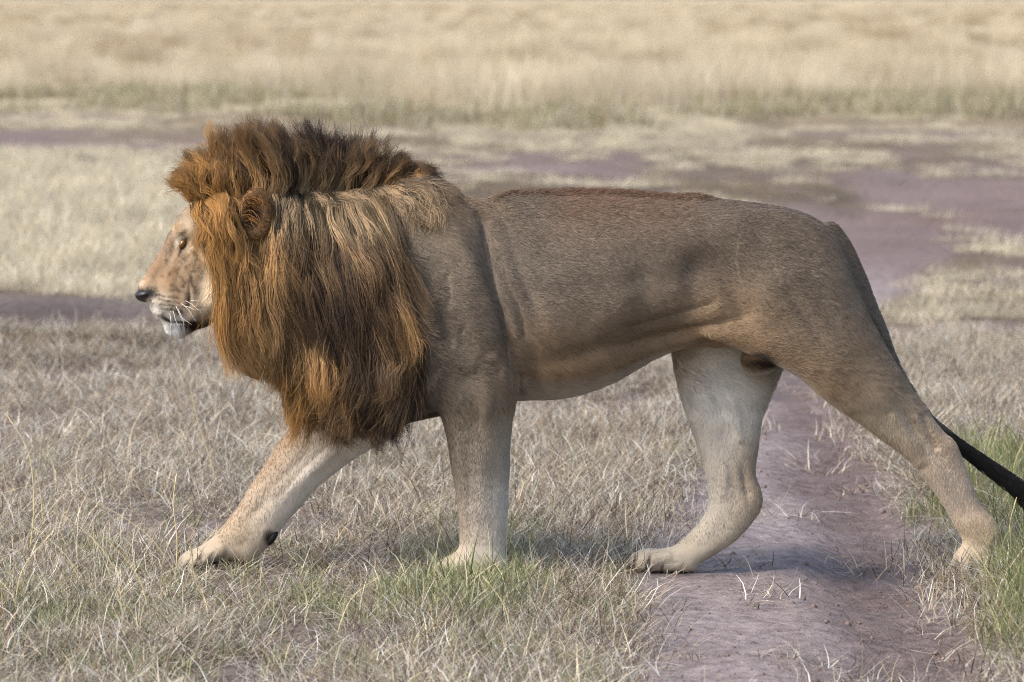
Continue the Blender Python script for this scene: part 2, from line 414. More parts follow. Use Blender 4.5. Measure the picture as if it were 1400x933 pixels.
def mid_noise(X, Y): return fbm(X * .55 + 9, Y * .22 + 3, 5)
def dens_mid(X, Y, b, r, t, px, py, d):
    return np.clip((1 - b) ** 2 * (.08 + .92 * np.maximum(smooth(.42, .54, mid_noise(X, Y)), blob(px, py, 80, 300, 250, 95, .4))), 0, 1)
def dens_brown(X, Y, b, r, t, px, py, d):
    return np.clip((1 - b) ** 2 * (.15 + .85 * smooth(.56, .40, mid_noise(X, Y))), 0, 1) * .6
p, d = strewn(7500, 22, 78, dens_mid, power=.5)
scatter('bleached_grass', p, rng.uniform(.55, .95, len(p)) + .7 * blob(*project(p[:, 0], p[:, 1], p[:, 2]), 80, 300, 230, 90, .4), v_pale, 'bleached straw pasture spread behind the lion', 5)
p, d = strewn(5500, 22, 78, dens_brown, power=.5)
scatter('brown_grass', p, rng.uniform(.6, 1.0, len(p)), v_mat2, 'short brownish grass between the bleached patches', 15)
def tall_noise(X, Y): return fbm(X * .12 + 4, Y * .035 + 2, 4)
def field_in(X, Y, d): return smooth(74, 80, d + (fbm(X * .18, Y * .03, 3) - .5) * 22)
def dens_tall(X, Y, b, r, t, px, py, d): return field_in(X, Y, d) * (.15 + .85 * smooth(.42, .56, tall_noise(X, Y)))
def dens_tallb(X, Y, b, r, t, px, py, d): return field_in(X, Y, d) * (.15 + .85 * smooth(.56, .42, tall_noise(X, Y))) * .8
p, d = strewn(3600, 66, 1500, dens_tall, power=-.45)
scatter('tall_grass', p, rng.uniform(.7, 1.2, len(p)) * (1 + 1.2 * smooth(150, 1000, d)), v_tall, 'tall golden dry grass field far behind the lion', 6)
p, d = strewn(2800, 66, 1500, dens_tallb, power=-.45)
scatter('tall_dull_grass', p, rng.uniform(.6, 1.05, len(p)) * (1 + 1.2 * smooth(150, 1000, d)), v_tallb, 'duller brown patches of tall grass in the far field', 16)
def dens_edge(X, Y, b, r, t, px, py, d):
    return (1 - smooth(4, 9, np.abs(d - 75 + (fbm(X * .18, Y * .03, 3) - .5) * 22))) * smooth(.35, .6, fbm(X * .4 + 7, Y * .2))
p, d = strewn(5000, 60, 84, dens_edge)
scatter('field_edge_grass', p, rng.uniform(.7, 1.4, len(p)), v_base, 'low greenish grass along the edge of the tall field', 7)

v_stray = variants('stray', 10, n=4, L=lambda r: r.uniform(.22, .42), lean=.45, width=.0030, spread=.05, curl=.08, cols=[lin(214, 196, 158), lin(196, 172, 128), lin(226, 214, 184)], seg=7, droop=.55)
def dens_stray(X, Y, b, r, t, px, py, d):
    z = np.maximum(blob(px, py, 90, 760, 220, 110, .5), .25 * blob(px, py, 420, 800, 420, 130, .5)); return (1 - b) * z
p, d = strewn(420, 10.8, 17, dens_stray, power=.6)
scatter('stray_stems', p, rng.uniform(.6, 1.1, len(p)), v_stray, 'thin arching dry stems straggling over the short grass', 22)
# crumbs of dry soil on the bare track
def clod(r):
    P = np.array([[0, 0, 1], [0, 0, -.6], [1, 0, 0], [-1, 0, 0], [0, 1, 0], [0, -1, 0]]) * r.uniform(.6, 1.3, (6, 3)) + r.normal(0, .12, (6, 3))
    Fq = [(0, 2, 4), (0, 4, 3), (0, 3, 5), (0, 5, 2), (1, 4, 2), (1, 3, 4), (1, 5, 3), (1, 2, 5)]
    return P, Fq
clod_mat = plain_mat('soil_crumb', lin(122, 104, 96), .95, .1)
cc_ = bpy.data.collections.new('clod_shapes'); rr_ = np.random.default_rng(5)
for i_ in range(6):
    P, Fq = clod(rr_); o = mesh_obj('clod', P, Fq, clod_mat, smooth_shade=False); COL.objects.unlink(o); cc_.objects.link(o)
p, d = strewn(60000, 10.8, 22, lambda X, Y, b, r, t, px, py, dd: np.clip(b * (.3 + .7 * r), 0, 1), power=.6)
o = scatter('soil_crumbs', p, .0014 + .0035 * rng.random(len(p)) ** 3 + .010 * rng.random(len(p)) ** 30, cc_, 'small crumbs of dry soil strewn over the bare track', 31)
o['category'] = 'soil'

# single long stems standing out of the short grass
stem_mat = plain_mat('dry_stem', lin(206, 186, 140), .6, .3)
def stem(pix, d_off, label):
    """a thin bent stem with a small seed head; pix runs from the root upwards, on the plane where the root meets the ground"""
    X0, Y0 = ground_pt(*pix[0]); Y0 = float(Y0) + d_off
    c = catmull(pix, 5, closed=False)
    X, Z = unproj(c[:, 0], c[:, 1], Y0)
    n_ = len(X); s = np.linspace(0, 1, n_)
    P = np.stack([X, Y0 + .06 * s ** 2 * math.sin(pix[0][0]), Z], -1)
    rad = .0021 * (1 - .6 * s) + .0018 * np.exp(-((s - .93) / .05) ** 2)
    Vt = []; Fq = []
    for i_ in range(n_):
        for q in range(4):
            an = q * math.pi / 2; Vt.append(P[i_] + rad[i_] * np.array([math.cos(an), math.sin(an), .0]))
    for i_ in range(n_ - 1):
        for q in range(4): Fq.append((i_ * 4 + q, i_ * 4 + (q + 1) % 4, i_ * 4 + 4 + (q + 1) % 4, i_ * 4 + 4 + q))
    Vt = np.array(Vt); o = mesh_obj('grass_stem', Vt - np.array([P[0, 0], P[0, 1], P[0, 2]]), Fq, stem_mat)
    o.location = P[0]
    return tag(o, label, 'grass stem', 'long dry grass stems')
SL = 'long thin dry grass stem rising out of the short grass'
for pix, lb in [([(300, 668), (288, 630), (270, 572), (258, 520), (243, 490)], 'long straight straw stem leaning towards the lion\'s chin'),
                ([(238, 780), (200, 730), (130, 685), (60, 662), (8, 672)], 'long arching straw stem bowing over ahead of the lifted paw'),
                ([(170, 800), (130, 740), (70, 700), (0, 705)], SL), ([(40, 760), (46, 690), (38, 620), (8, 570)], SL), ([(240, 790), (242, 740), (236, 690), (240, 650)], SL),
                ([(60, 730), (56, 680), (50, 640)], SL), ([(120, 820), (90, 760), (40, 720)], SL), ([(205, 850), (190, 790), (150, 740), (120, 720)], SL), ([(20, 840), (30, 780), (70, 730)], SL),
                ([(1398, 790), (1380, 730), (1390, 680)], 'long dry stem among the green grass beside the tail tuft'), ([(1385, 840), (1350, 780), (1330, 750)], 'dry stem crossing in front of the trailing hind paw'), ([(790, 740), (760, 690), (720, 640), (698, 615)], 'long straw stem leaning against the lion\'s planted front leg'), ([(620, 770), (600, 720), (575, 670), (548, 640)], SL), ([(300, 850), (270, 800), (262, 740)], SL),
                ([(700, 880), (690, 830), (660, 790)], SL), ([(460, 870), (480, 820), (520, 790)], SL)]:
    stem(pix, 0.0, lb)
# ------------------------------------------------------------------ lion: body surface
lion = bpy.data.objects.new('lion', None); COL.objects.link(lion)
tag(lion, 'male lion with shaggy golden brown mane striding past the rutted track', 'lion')
STEP = .0052
gx = np.arange(-1.15, 1.60, STEP); gy = np.arange(-.33, .33, STEP); gz = np.arange(-.045, 1.24, STEP)
def interp_y0(zs, pts):
    p = sorted(pts); return np.interp(zs, [a for a, _ in p], [b for _, b in p])
class Part:
    """a body region inflated from its side outline: W half thickness, R edge rounding, y0 centre plane by height"""
    def __init__(s, name, outline, y0pts, wpts, rpts, per=5):
        s.name = name
        ym = float(np.mean([b for _, b in y0pts]))
        o = catmull(outline, per)
        X, Z = unproj(o[:, 0], o[:, 1], ym); s.poly = np.stack([X, Z], -1)
        cv = lambda L: [tuple(float(q) for q in unproj(a, b, ym)) for a, b, _ in L]
        s.x0, s.x1 = s.poly[:, 0].min() - .08, s.poly[:, 0].max() + .08
        s.z0, s.z1 = s.poly[:, 1].min() - .08, s.poly[:, 1].max() + .08
        s.ix = np.where((gx > s.x0) & (gx < s.x1))[0]; s.iz = np.where((gz > s.z0) & (gz < s.z1))[0]
        XX, ZZ = np.meshgrid(gx[s.ix], gz[s.iz], indexing='ij')
        s.d2 = poly_sd(XX, ZZ, s.poly)
        s.W = idw(XX, ZZ, cv(wpts), [c for *_, c in wpts]); s.R = idw(XX, ZZ, cv(rpts), [c for *_, c in rpts])
        zz = [(float(unproj(700, a, ym)[1]), b) for a, b in y0pts]
        s.y0 = interp_y0(ZZ, zz)
    def field(s, y, d2, W, R, y0):
        u = np.maximum(1 - d2 / R, 0); v = (y - y0) / W
        r = np.sqrt(u * u + v * v)
        return (r - 1) * np.minimum(R, W)
    def at(s, P):
        i = np.clip(np.rint((P[:, 0] - gx[s.ix[0]]) / STEP).astype(int), 0, len(s.ix) - 1)
        k = np.clip(np.rint((P[:, 2] - gz[s.iz[0]]) / STEP).astype(int), 0, len(s.iz) - 1)
        f = s.field(P[:, 1], s.d2[i, k], s.W[i, k], s.R[i, k], s.y0[i, k])
        out = (P[:, 0] < s.x0) | (P[:, 0] > s.x1) | (P[:, 2] < s.z0) | (P[:, 2] > s.z1)
        return np.where(out, 1.0, f)
vol = np.full((len(gx), len(gy), len(gz)), .12, np.float32)
def smin(a, b, k):
    h = np.clip(.5 + .5 * (b - a) / k, 0, 1); return b * (1 - h) + a * h - k * h * (1 - h)
def add_part(p, k):
    sl_ = np.ix_(p.ix, np.arange(len(gy)), p.iz)
    f = p.field(gy[None, :, None], p.d2[:, None, :], p.W[:, None, :], p.R[:, None, :], p.y0[:, None, :])
    f = np.minimum(f, .12).astype(np.float32)
    vol[sl_] = smin(vol[sl_], f, k)
def add_chain(pts, k, sub=False):
    """pts: (x, y, z, r) round tube"""
    pts = np.asarray(pts, float)
    for a, b in zip(pts[:-1], pts[1:]):
        rr = max(a[3], b[3]) + k + .02
        lo = np.minimum(a[:3], b[:3]) - rr; hi = np.maximum(a[:3], b[:3]) + rr
        I = np.where((gx > lo[0]) & (gx < hi[0]))[0]; J = np.where((gy > lo[1]) & (gy < hi[1]))[0]; K = np.where((gz > lo[2]) & (gz < hi[2]))[0]
        if not (len(I) and len(J) and len(K)): continue
        x = gx[I][:, None, None]; y = gy[J][None, :, None]; z = gz[K][None, None, :]
        e = b[:3] - a[:3]; L = e @ e + 1e-12
        t = np.clip(((x - a[0]) * e[0] + (y - a[1]) * e[1] + (z - a[2]) * e[2]) / L, 0, 1)
        d = np.sqrt((x - a[0] - t * e[0]) ** 2 + (y - a[1] - t * e[1]) ** 2 + (z - a[2] - t * e[2]) ** 2) - (a[3] + t * (b[3] - a[3]))
        S = np.ix_(I, J, K)
        vol[S] = (-smin(-vol[S], d, k) if sub else smin(vol[S], d, k)).astype(np.float32)
def add_ell(c, r, k, sub=False, rotz=0.0):
    rm = max(r) + k + .02
    I = np.where(abs(gx - c[0]) < rm)[0]; J = np.where(abs(gy - c[1]) < rm)[0]; K = np.where(abs(gz - c[2]) < rm)[0]
    x = (gx[I] - c[0])[:, None, None]; y = (gy[J] - c[1])[None, :, None]; z = (gz[K] - c[2])[None, None, :]
    ca, sa = math.cos(rotz), math.sin(rotz)
    x, y = ca * x + sa * y, -sa * x + ca * y
    q = np.sqrt((x / r[0]) ** 2 + (y / r[1]) ** 2 + (z / r[2]) ** 2)
    d = (q - 1) * min(r)
    S = np.ix_(I, J, K)
    vol[S] = (-smin(-vol[S], d, k) if sub else smin(vol[S], d, k)).astype(np.float32)
def pt(px, py, Y):
    X, Z = unproj(px, py, Y); return float(X), float(Y), float(Z)

torso = Part('torso', [(430, 330), (470, 288), (510, 264), (545, 250), (575, 248), (605, 256), (630, 268), (655, 273), (690, 268), (740, 265), (800, 265), (880, 268), (960, 272), (1020, 277), (1075, 285), (1113, 298), (1140, 320), (1160, 355), (1177, 395), (1188, 430), (1176, 452), (1120, 466), (1060, 472), (1010, 474), (960, 473), (925, 478), (900, 488), (870, 504), (840, 521), (800, 537), (760, 544), (720, 546), (690, 549), (640, 560), (580, 572), (520, 570), (470, 545), (430, 500), (410, 440), (410, 380)],
    [(200, 0), (600, 0)],
    [(450, 420, .15), (520, 420, .19), (600, 400, .195), (690, 430, .215), (760, 430, .22), (830, 400, .21), (900, 380, .185), (970, 370, .16), (1050, 370, .17), (1120, 390, .15), (1175, 430, .09), (760, 290, .17), (900, 290, .16), (1050, 300, .16), (600, 270, .12), (780, 525, .19), (900, 470, .15)],
    [(450, 420, .2), (600, 400, .27), (760, 400, .27), (860, 390, .23), (960, 370, .2), (1060, 370, .2), (1150, 390, .12), (1185, 430, .06), (760, 270, .24), (900, 270, .2)])
near_fore = Part('near_fore', [(560, 252), (595, 250), (625, 266), (650, 300), (672, 350), (686, 400), (696, 450), (704, 495), (707, 520), (704, 550), (699, 590), (696, 640), (694, 700), (692, 735), (691, 760), (693, 780), (688, 792), (650, 797), (606, 796), (592, 788), (594, 774), (608, 764), (624, 754), (629, 735), (625, 690), (617, 640), (609, 590), (598, 560), (580, 535), (555, 480), (530, 400), (522, 340), (535, 285)],
    [(240, -.105), (330, -.135), (450, -.165), (540, -.165), (650, -.14), (800, -.125)],
    [(580, 270, .035), (600, 330, .072), (600, 420, .085), (640, 470, .088), (660, 530, .076), (655, 600, .062), (660, 680, .052), (660, 735, .047), (645, 785, .056), (560, 400, .06)],
    [(580, 270, .08), (600, 330, .12), (600, 420, .13), (640, 500, .105), (655, 560, .092), (655, 620, .083), (660, 680, .07), (660, 735, .062), (645, 785, .04)])
far_fore = Part('far_fore', [(560, 262), (620, 300), (630, 420), (590, 540), (535, 598), (502, 617), (470, 638), (430, 671), (400, 705), (382, 728), (374, 742), (362, 752), (352, 764), (343, 776), (334, 772), (318, 768), (296, 771), (270, 776), (250, 781), (242, 772), (250, 757), (272, 747), (291, 734), (317, 705), (342, 665), (377, 610), (402, 570), (400, 500), (430, 400), (480, 300)],
    [(240, .11), (450, .165), (600, .15), (700, .135), (800, .13)],
    [(580, 280, .04), (530, 400, .07), (500, 520, .075), (460, 590, .065), (400, 660, .055), (345, 725, .047), (300, 765, .056), (255, 772, .045)],
    [(580, 280, .1), (530, 400, .14), (500, 520, .12), (460, 595, .10), (400, 660, .075), (345, 725, .058), (300, 765, .042), (255, 772, .03)])
far_hind = Part('far_hind', [(1000, 320), (1080, 340), (1112, 400), (1092, 465), (1068, 508), (1052, 545), (1042, 575), (1037, 610), (1033, 645), (1041, 672), (1042, 690), (1033, 708), (1010, 735), (985, 755), (957, 771), (947, 782), (900, 785), (872, 784), (862, 774), (865, 758), (882, 750), (905, 750), (925, 744), (945, 726), (962, 705), (969, 680), (963, 640), (951, 605), (939, 570), (927, 525), (919, 480), (928, 430), (955, 360)],
    [(300, .11), (450, .13), (600, .12), (800, .115)],
    [(1030, 380, .07), (1000, 480, .08), (990, 550, .062), (995, 620, .045), (1005, 680, .038), (960, 730, .04), (895, 770, .054)],
    [(1030, 380, .13), (1000, 480, .13), (990, 550, .10), (998, 620, .065), (1008, 680, .06), (965, 735, .042), (895, 770, .034)])
near_hind = Part('near_hind', [(1015, 305), (1060, 292), (1108, 306), (1141, 336), (1166, 386), (1188, 432), (1208, 470), (1238, 520), (1268, 562), (1290, 590), (1306, 606), (1320, 640), (1339, 685), (1360, 712), (1368, 732), (1360, 755), (1353, 778), (1332, 790), (1310, 788), (1302, 774), (1307, 757), (1317, 742), (1308, 722), (1288, 688), (1263, 653), (1238, 626), (1200, 599), (1165, 572), (1130, 547), (1095, 517), (1050, 492), (1005, 475), (965, 450), (955, 400), (975, 345)],
    [(280, -.10), (400, -.125), (500, -.135), (600, -.12), (700, -.105), (800, -.10)],
    [(1070, 330, .05), (1080, 400, .075), (1120, 470, .075), (1180, 530, .062), (1235, 590, .046), (1280, 630, .036), (1310, 690, .034), (1335, 730, .042), (1330, 775, .052), (980, 420, .03)],
    [(1070, 330, .12), (1080, 400, .17), (1120, 470, .13), (1180, 530, .095), (1235, 590, .06), (1280, 630, .05), (1310, 690, .042), (1335, 735, .042), (1330, 775, .034), (980, 420, .07)])
head = Part('head', [(188.5, 395), (190, 388), (196, 379), (204, 367), (212, 354), (226, 330), (236, 308), (244, 296), (255, 283), (268, 270), (295, 254), (340, 247), (390, 262), (420, 320), (412, 400), (375, 450), (330, 455), (297, 440), (280, 446), (268, 450), (258, 456), (246, 461), (235, 458), (226, 450), (222, 441), (217, 434), (211, 427), (206, 417), (198, 411), (191, 403)],
    [(200, 0), (600, 0)],
    [(193, 395, .032), (212, 402, .05), (212, 424, .046), (236, 418, .066), (240, 450, .045), (212, 372, .034), (232, 340, .046), (245, 305, .075), (248, 385, .072), (270, 400, .09), (262, 355, .082), (275, 310, .105), (310, 330, .125), (300, 400, .115), (350, 340, .145), (330, 430, .11), (400, 350, .13), (340, 260, .10)],
    [(193, 395, .026), (212, 372, .026), (232, 335, .03), (250, 298, .045), (215, 405, .04), (235, 400, .06), (225, 440, .03), (245, 450, .035), (270, 380, .09), (300, 330, .12), (350, 340, .16), (300, 430, .08)], per=4)
neck = Part('neck', [(300, 290), (340, 258), (400, 254), (460, 258), (520, 258), (580, 262), (620, 330), (610, 470), (560, 560), (500, 585), (440, 570), (405, 520), (385, 470), (350, 455), (310, 420), (295, 350)],
    [(200, 0), (600, 0)],
    [(330, 350, .13), (400, 370, .14), (480, 420, .17), (560, 430, .19), (420, 262, .07), (500, 262, .08), (450, 540, .12)],
    [(330, 350, .13), (400, 360, .18), (480, 420, .24), (560, 430, .25)])
add_part(torso, .02)
add_part(neck, .05)
add_part(head, .03)
add_part(far_hind, .03); add_part(far_fore, .03)
add_part(near_hind, .04); add_part(near_fore, .022)
# tail
tl = catmull([(1132, 318), (1152, 340), (1170, 375), (1186, 412), (1201, 446), (1214, 480), (1236, 525), (1268, 568), (1305, 600), (1345, 630), (1385, 660), (1412, 690)], 6, closed=False)
tyr = np.interp(np.arange(len(tl)), [0, 24, 40, len(tl) - 1], [0, -.005, -.0, .03])
tr_ = np.interp(np.arange(len(tl)), [0, 6, 24, 44, len(tl) - 1], [.030, .022, .014, .0085, .0075])
TAIL = np.array([(*pt(a, b, y), r) for (a, b), y, r in zip(tl, tyr, tr_)])
add_chain(TAIL, .012)
# ears: cupped discs
for s in (-1, 1):
    ex, ey, ez = pt(351, 291, -.150); ey = ey * -s
    add_ell((ex, ey, ez), (.050, .030, .074), .018, rotz=s * -.35)
    add_ell((ex - .014, ey + .028 * -s * -1 if False else ey + s * .026, ez - .004), (.038, .030, .056), .008, sub=True, rotz=s * -.35)
# eye sockets, brow ridge, cheek, nostril and mouth cut
for s in (-1, 1):
    X, Y, Z = pt(250, 334, -.075); add_ell((X - .004, s * .080, Z), (.024, .014, .017), .010, sub=True)
    X, Y, Z = pt(255, 314, -.07); add_ell((X, s * .066, Z), (.032, .018, .012), .015)
    X, Y, Z = pt(272, 368, -.07); add_ell((X, s * .078, Z), (.035, .020, .05), .02)
    X, Y, Z = pt(222, 418, -.05); add_ell((X, s * .046, Z), (.038, .024, .034), .012)
    a = pt(232, 440, -.05); bq = pt(258, 441, -.07); cq = pt(274, 436, -.08)
    add_chain([(a[0], s * .05, a[2], .004), (bq[0], s * .064, bq[2], .007), (cq[0], s * .085, cq[2], .005)], .004, sub=True)
# toes
def toes(px, py, y0, wid, r, tilt=0.0, n=4):
    for i in range(n):
        q = (i + .5) / n * 2 - 1
        X, Y, Z = pt(px, py, y0 + q * wid)
        back = abs(q) ** 1.5 * .032
        add_chain([(X + back + .055, Y - q * .006, Z + .012 + tilt, r * .85), (X + back + .012, Y, Z + .003, r), (X + back - .012, Y, Z - .008, r * .88)], .0035)
toes(607, 779, -.125, .056, .020); toes(268, 765, .13, .064, .023, .016); toes(878, 768, .115, .058, .0215); toes(1317, 774, -.10, .056, .021)
# groin
X, Y, Z = pt(1038, 492, -.02); add_ell((X, 0.0, Z), (.05, .045, .04), .02)

def surface_nets(f):
    s = f < 0
    c = [(i, j, k) for i in (0, 1) for j in (0, 1) for k in (0, 1)]
    nx, ny, nz = f.shape
    cnt = np.zeros((nx - 1, ny - 1, nz - 1), np.uint8)
    for i, j, k in c: cnt += s[i:nx - 1 + i, j:ny - 1 + j, k:nz - 1 + k]
    act = (cnt > 0) & (cnt < 8)
    ids = -np.ones(act.shape, np.int64); I, J, K = np.nonzero(act); ids[act] = np.arange(len(I))
    acc = np.zeros((len(I), 3)); num = np.zeros(len(I))
    for a in c:
        for ax in range(3):
            if a[ax]: continue
            b = list(a); b[ax] = 1
            fa = f[I + a[0], J + a[1], K + a[2]].astype(float); fb = f[I + b[0], J + b[1], K + b[2]].astype(float)
            cr = (fa < 0) != (fb < 0)
            t = np.where(cr, fa / np.where(cr, fa - fb, 1), 0)
            p = np.stack([I + a[0], J + a[1], K + a[2]], -1).astype(float); p[:, ax] += t
            acc[cr] += p[cr]; num[cr] += 1
    V = acc / num[:, None]
    Q = []
    for ax in range(3):
        u, w_ = [(1, 2), (2, 0), (0, 1)][ax]
        lo = [slice(None)] * 3; hi = [slice(None)] * 3; lo[ax] = slice(0, -1); hi[ax] = slice(1, None)
        e = s[tuple(lo)] != s[tuple(hi)]
        idx = np.array(np.nonzero(e)).T
        ok = (idx[:, u] > 0) & (idx[:, w_] > 0) & (idx[:, u] < f.shape[u] - 1) & (idx[:, w_] < f.shape[w_] - 1)
        idx = idx[ok]
        q = []
        for du, dw in ((1, 1), (0, 1), (0, 0), (1, 0)):
            r = idx.copy(); r[:, u] -= du; r[:, w_] -= dw; q.append(ids[r[:, 0], r[:, 1], r[:, 2]])
        q = np.stack(q, -1)
        fl = s[idx[:, 0], idx[:, 1], idx[:, 2]]
        q[~fl] = q[~fl][:, ::-1]
        Q.append(q)
    return V, np.concatenate(Q)
V, Q = surface_nets(vol)
V = V * STEP + np.array([gx[0], gy[0], gz[0]])
# keep only the largest piece, then relax the surface
lab = np.arange(len(V)); E = np.concatenate([Q[:, [0, 1]], Q[:, [1, 2]], Q[:, [2, 3]], Q[:, [3, 0]]])
for _ in range(400):
    m_ = np.minimum(lab[E[:, 0]], lab[E[:, 1]]); old = lab.copy()
    np.minimum.at(lab, E[:, 0], m_); np.minimum.at(lab, E[:, 1], m_); lab = lab[lab]
    if (old == lab).all(): break
big = np.bincount(lab).argmax(); keepv = lab == big
remap = np.cumsum(keepv) - 1; Q = remap[Q[keepv[Q].all(1)]]; V = V[keepv]
E = np.concatenate([Q[:, [0, 1]], Q[:, [1, 2]], Q[:, [2, 3]], Q[:, [3, 0]]])
deg = np.bincount(np.r_[E[:, 0], E[:, 1]], minlength=len(V))[:, None]
def relax(A, it, lam=.5):
    for _ in range(it):
        S = np.zeros_like(A)
        for a in range(A.shape[1]):
            S[:, a] = np.bincount(E[:, 0], A[E[:, 1], a], len(A)) + np.bincount(E[:, 1], A[E[:, 0], a], len(A))
        A = A + lam * (S / deg - A)
    return A
for _ in range(3): V = relax(relax(V, 1, .55), 1, -.5)
V = relax(V, 2, .4)
def vnormals(V, Q):
    n_ = np.cross(V[Q[:, 2]] - V[Q[:, 0]], V[Q[:, 3]] - V[Q[:, 1]]); N = np.zeros_like(V)
    for k in range(4):
        for a in range(3): N[:, a] += np.bincount(Q[:, k], n_[:, a], len(V))
    return N / (np.linalg.norm(N, axis=1, keepdims=True) + 1e-12)
N = vnormals(V, Q)
if (N[:, 2] * (V[:, 2] - V[:, 2].mean())).mean() < 0: Q = Q[:, ::-1]; N = -N
ppx, ppy = project(V[:, 0], V[:, 1], V[:, 2])
# muscle relief on both flanks: ridges and hollows (px, py, along, across, angle, amount in m)
RELIEF = [(694, 470, 52, 8, 80, -.009), (672, 370, 60, 10, 66, -.004), (648, 372, 70, 10, 66, .006), (612, 300, 40, 16, 40, .003), (632, 470, 26, 12, 40, -.007), (605, 440, 40, 12, 70, -.005), (655, 530, 34, 20, 60, .006), (930, 455, 90, 8, -14, -.008), (905, 474, 70, 8, -22, .006), (1040, 345, 22, 40, 10, -.006), (1150, 420, 70, 18, 62, .006), (1105, 440, 80, 10, 55, -.006), (560, 300, 30, 8, 30, -.005), (800, 300, 90, 14, 2, -.004), (975, 362, 75, 36, 22, -.010), (900, 330, 130, 20, 2, .007), (860, 385, 130, 22, -8, -.005), (1003, 305, 30, 22, 0, .009),
          (1090, 380, 70, 60, 30, .008), (1010, 420, 40, 12, 60, -.006), (620, 330, 70, 16, 62, .009), (585, 395, 34, 16, 70, -.008),
          (650, 430, 60, 22, 75, .008), (560, 330, 60, 30, 60, .002), (690, 300, 60, 14, 60, -.010), (715, 380, 80, 10, 68, -.005), (745, 420, 70, 12, 65, .002),
          (775, 400, 70, 9, 65, -.0015), (850, 470, 110, 12, -12, -.007), (800, 505, 80, 18, -8, .005), (960, 460, 60, 10, -3, .006),
          (625, 515, 40, 14, 20, -.006), (665, 560, 50, 12, 85, .005), (1150, 520, 60, 14, 48, .006), (1120, 500, 60, 10, 45, -.004),
          (1255, 590, 34, 9, 52, -.010), (1225, 570, 50, 10, 52, .006), (660, 650, 70, 9, 88, .003), (640, 690, 50, 6, 88, -.003), (1285, 650, 40, 6, 60, .004),
          (730, 500, 60, 14, 80, -.006), (900, 430, 80, 18, -10, .004), (1000, 555, 60, 10, 75, .005), (985, 590, 60, 7, 78, -.005), (1012, 620, 60, 6, 85, .004), (1018, 660, 30, 6, 80, -.006),
          (430, 640, 70, 9, -42, .005), (400, 640, 60, 7, -45, -.004), (350, 700, 30, 8, -45, -.004)]
disp = np.zeros(len(V))
for cx, cy, ra, rb, an, am in RELIEF:
    an = math.radians(an); dx, dy = ppx - cx, ppy - cy
    u = dx * math.cos(an) + dy * math.sin(an); v = -dx * math.sin(an) + dy * math.cos(an)
    disp += 1.7 * am * np.exp(-(u / ra) ** 2 * 1.2 - (v / rb) ** 2 * 1.2)
def crease(poly, depth, wid, lift=0.0, lw=20, front=-1):
    pl = catmull(poly, 6, closed=False); d_ = np.full(len(V), 1e9); sd_ = np.zeros(len(V)); tt = np.zeros(len(V))
    for i_ in range(len(pl) - 1):
        (ax_, ay_), (bx_, by_) = pl[i_], pl[i_ + 1]; ex_, ey_ = bx_ - ax_, by_ - ay_
        t_ = np.clip(((ppx - ax_) * ex_ + (ppy - ay_) * ey_) / (ex_ * ex_ + ey_ * ey_), 0, 1)
        qx_, qy_ = ppx - ax_ - t_ * ex_, ppy - ay_ - t_ * ey_; dd_ = np.hypot(qx_, qy_)
        m_ = dd_ < d_; d_[m_] = dd_[m_]; sd_[m_] = np.sign(ex_ * qy_ - ey_ * qx_)[m_]; tt[m_] = (i_ + t_[m_]) / (len(pl) - 1)
    fade = smooth(0, .15, tt) * smooth(1, .85, tt)
    return (-depth * np.exp(-(d_ / wid) ** 2) + lift * np.exp(-((d_ - lw * .8) / lw) ** 2) * (sd_ == front)) * fade
disp += crease([(652, 290), (666, 336), (676, 394), (689, 436), (696, 475), (702, 515), (706, 545)], .011, 8, .006, 24, 1)
disp += crease([(676, 350), (690, 385), (708, 425), (716, 470)], .006, 7, .003, 14, 1)
disp += crease([(840, 455), (890, 440), (943, 425), (985, 412)], .007, 8, .004, 16, 1)
disp += crease([(1012, 312), (1005, 345), (1008, 375), (1022, 405), (1040, 430)], .005, 20, .004, 36, -1)
disp += crease([(606, 372), (612, 395), (610, 425)], .005, 8, .002, 14, 1)
disp += crease([(596, 300), (625, 330), (640, 372), (640, 410)], -.004, 13)
disp += crease([(625, 450), (645, 462), (668, 490)], .008, 9, .004, 14, 1)
disp += crease([(648, 488), (668, 498), (682, 508)], .004, 4)
disp += crease([(1258, 560), (1270, 590), (1282, 618)], .010, 6, .004, 9, 1)
disp += crease([(1215, 560), (1240, 600), (1262, 640)], -.005, 7)
disp += crease([(968, 540), (985, 590), (992, 640), (985, 690)], -.006, 6)
disp += crease([(1010, 600), (1016, 650), (1024, 680)], .007, 6)
disp += crease([(960, 545), (945, 575)], .004, 8)
disp += crease([(450, 605), (410, 645), (372, 690)], .004, 6, .003, 10, 1)
disp += crease([(640, 600), (640, 650), (642, 700)], .004, 7)
disp += crease([(255, 382), (258, 402), (258, 422)], .005, 4, .003, 7, 1)
disp += crease([(262, 348), (250, 362), (240, 384)], .003, 4)
disp *= .8 * smooth(.15, .55, np.abs(N[:, 1]))
disp += (fbm(V[:, 0] * 9 + V[:, 1] * 4, V[:, 2] * 9 + 5) - .5) * .006 * smooth(250, 330, ppx)
disp += (fbm(V[:, 0] * 45 + V[:, 1] * 21, V[:, 2] * 45, 2) - .5) * .003 * (1 - smooth(285, 300, ppx))
V = V + N * disp[:, None]; N = vnormals(V, Q)
ppx, ppy = project(V[:, 0], V[:, 1], V[:, 2])

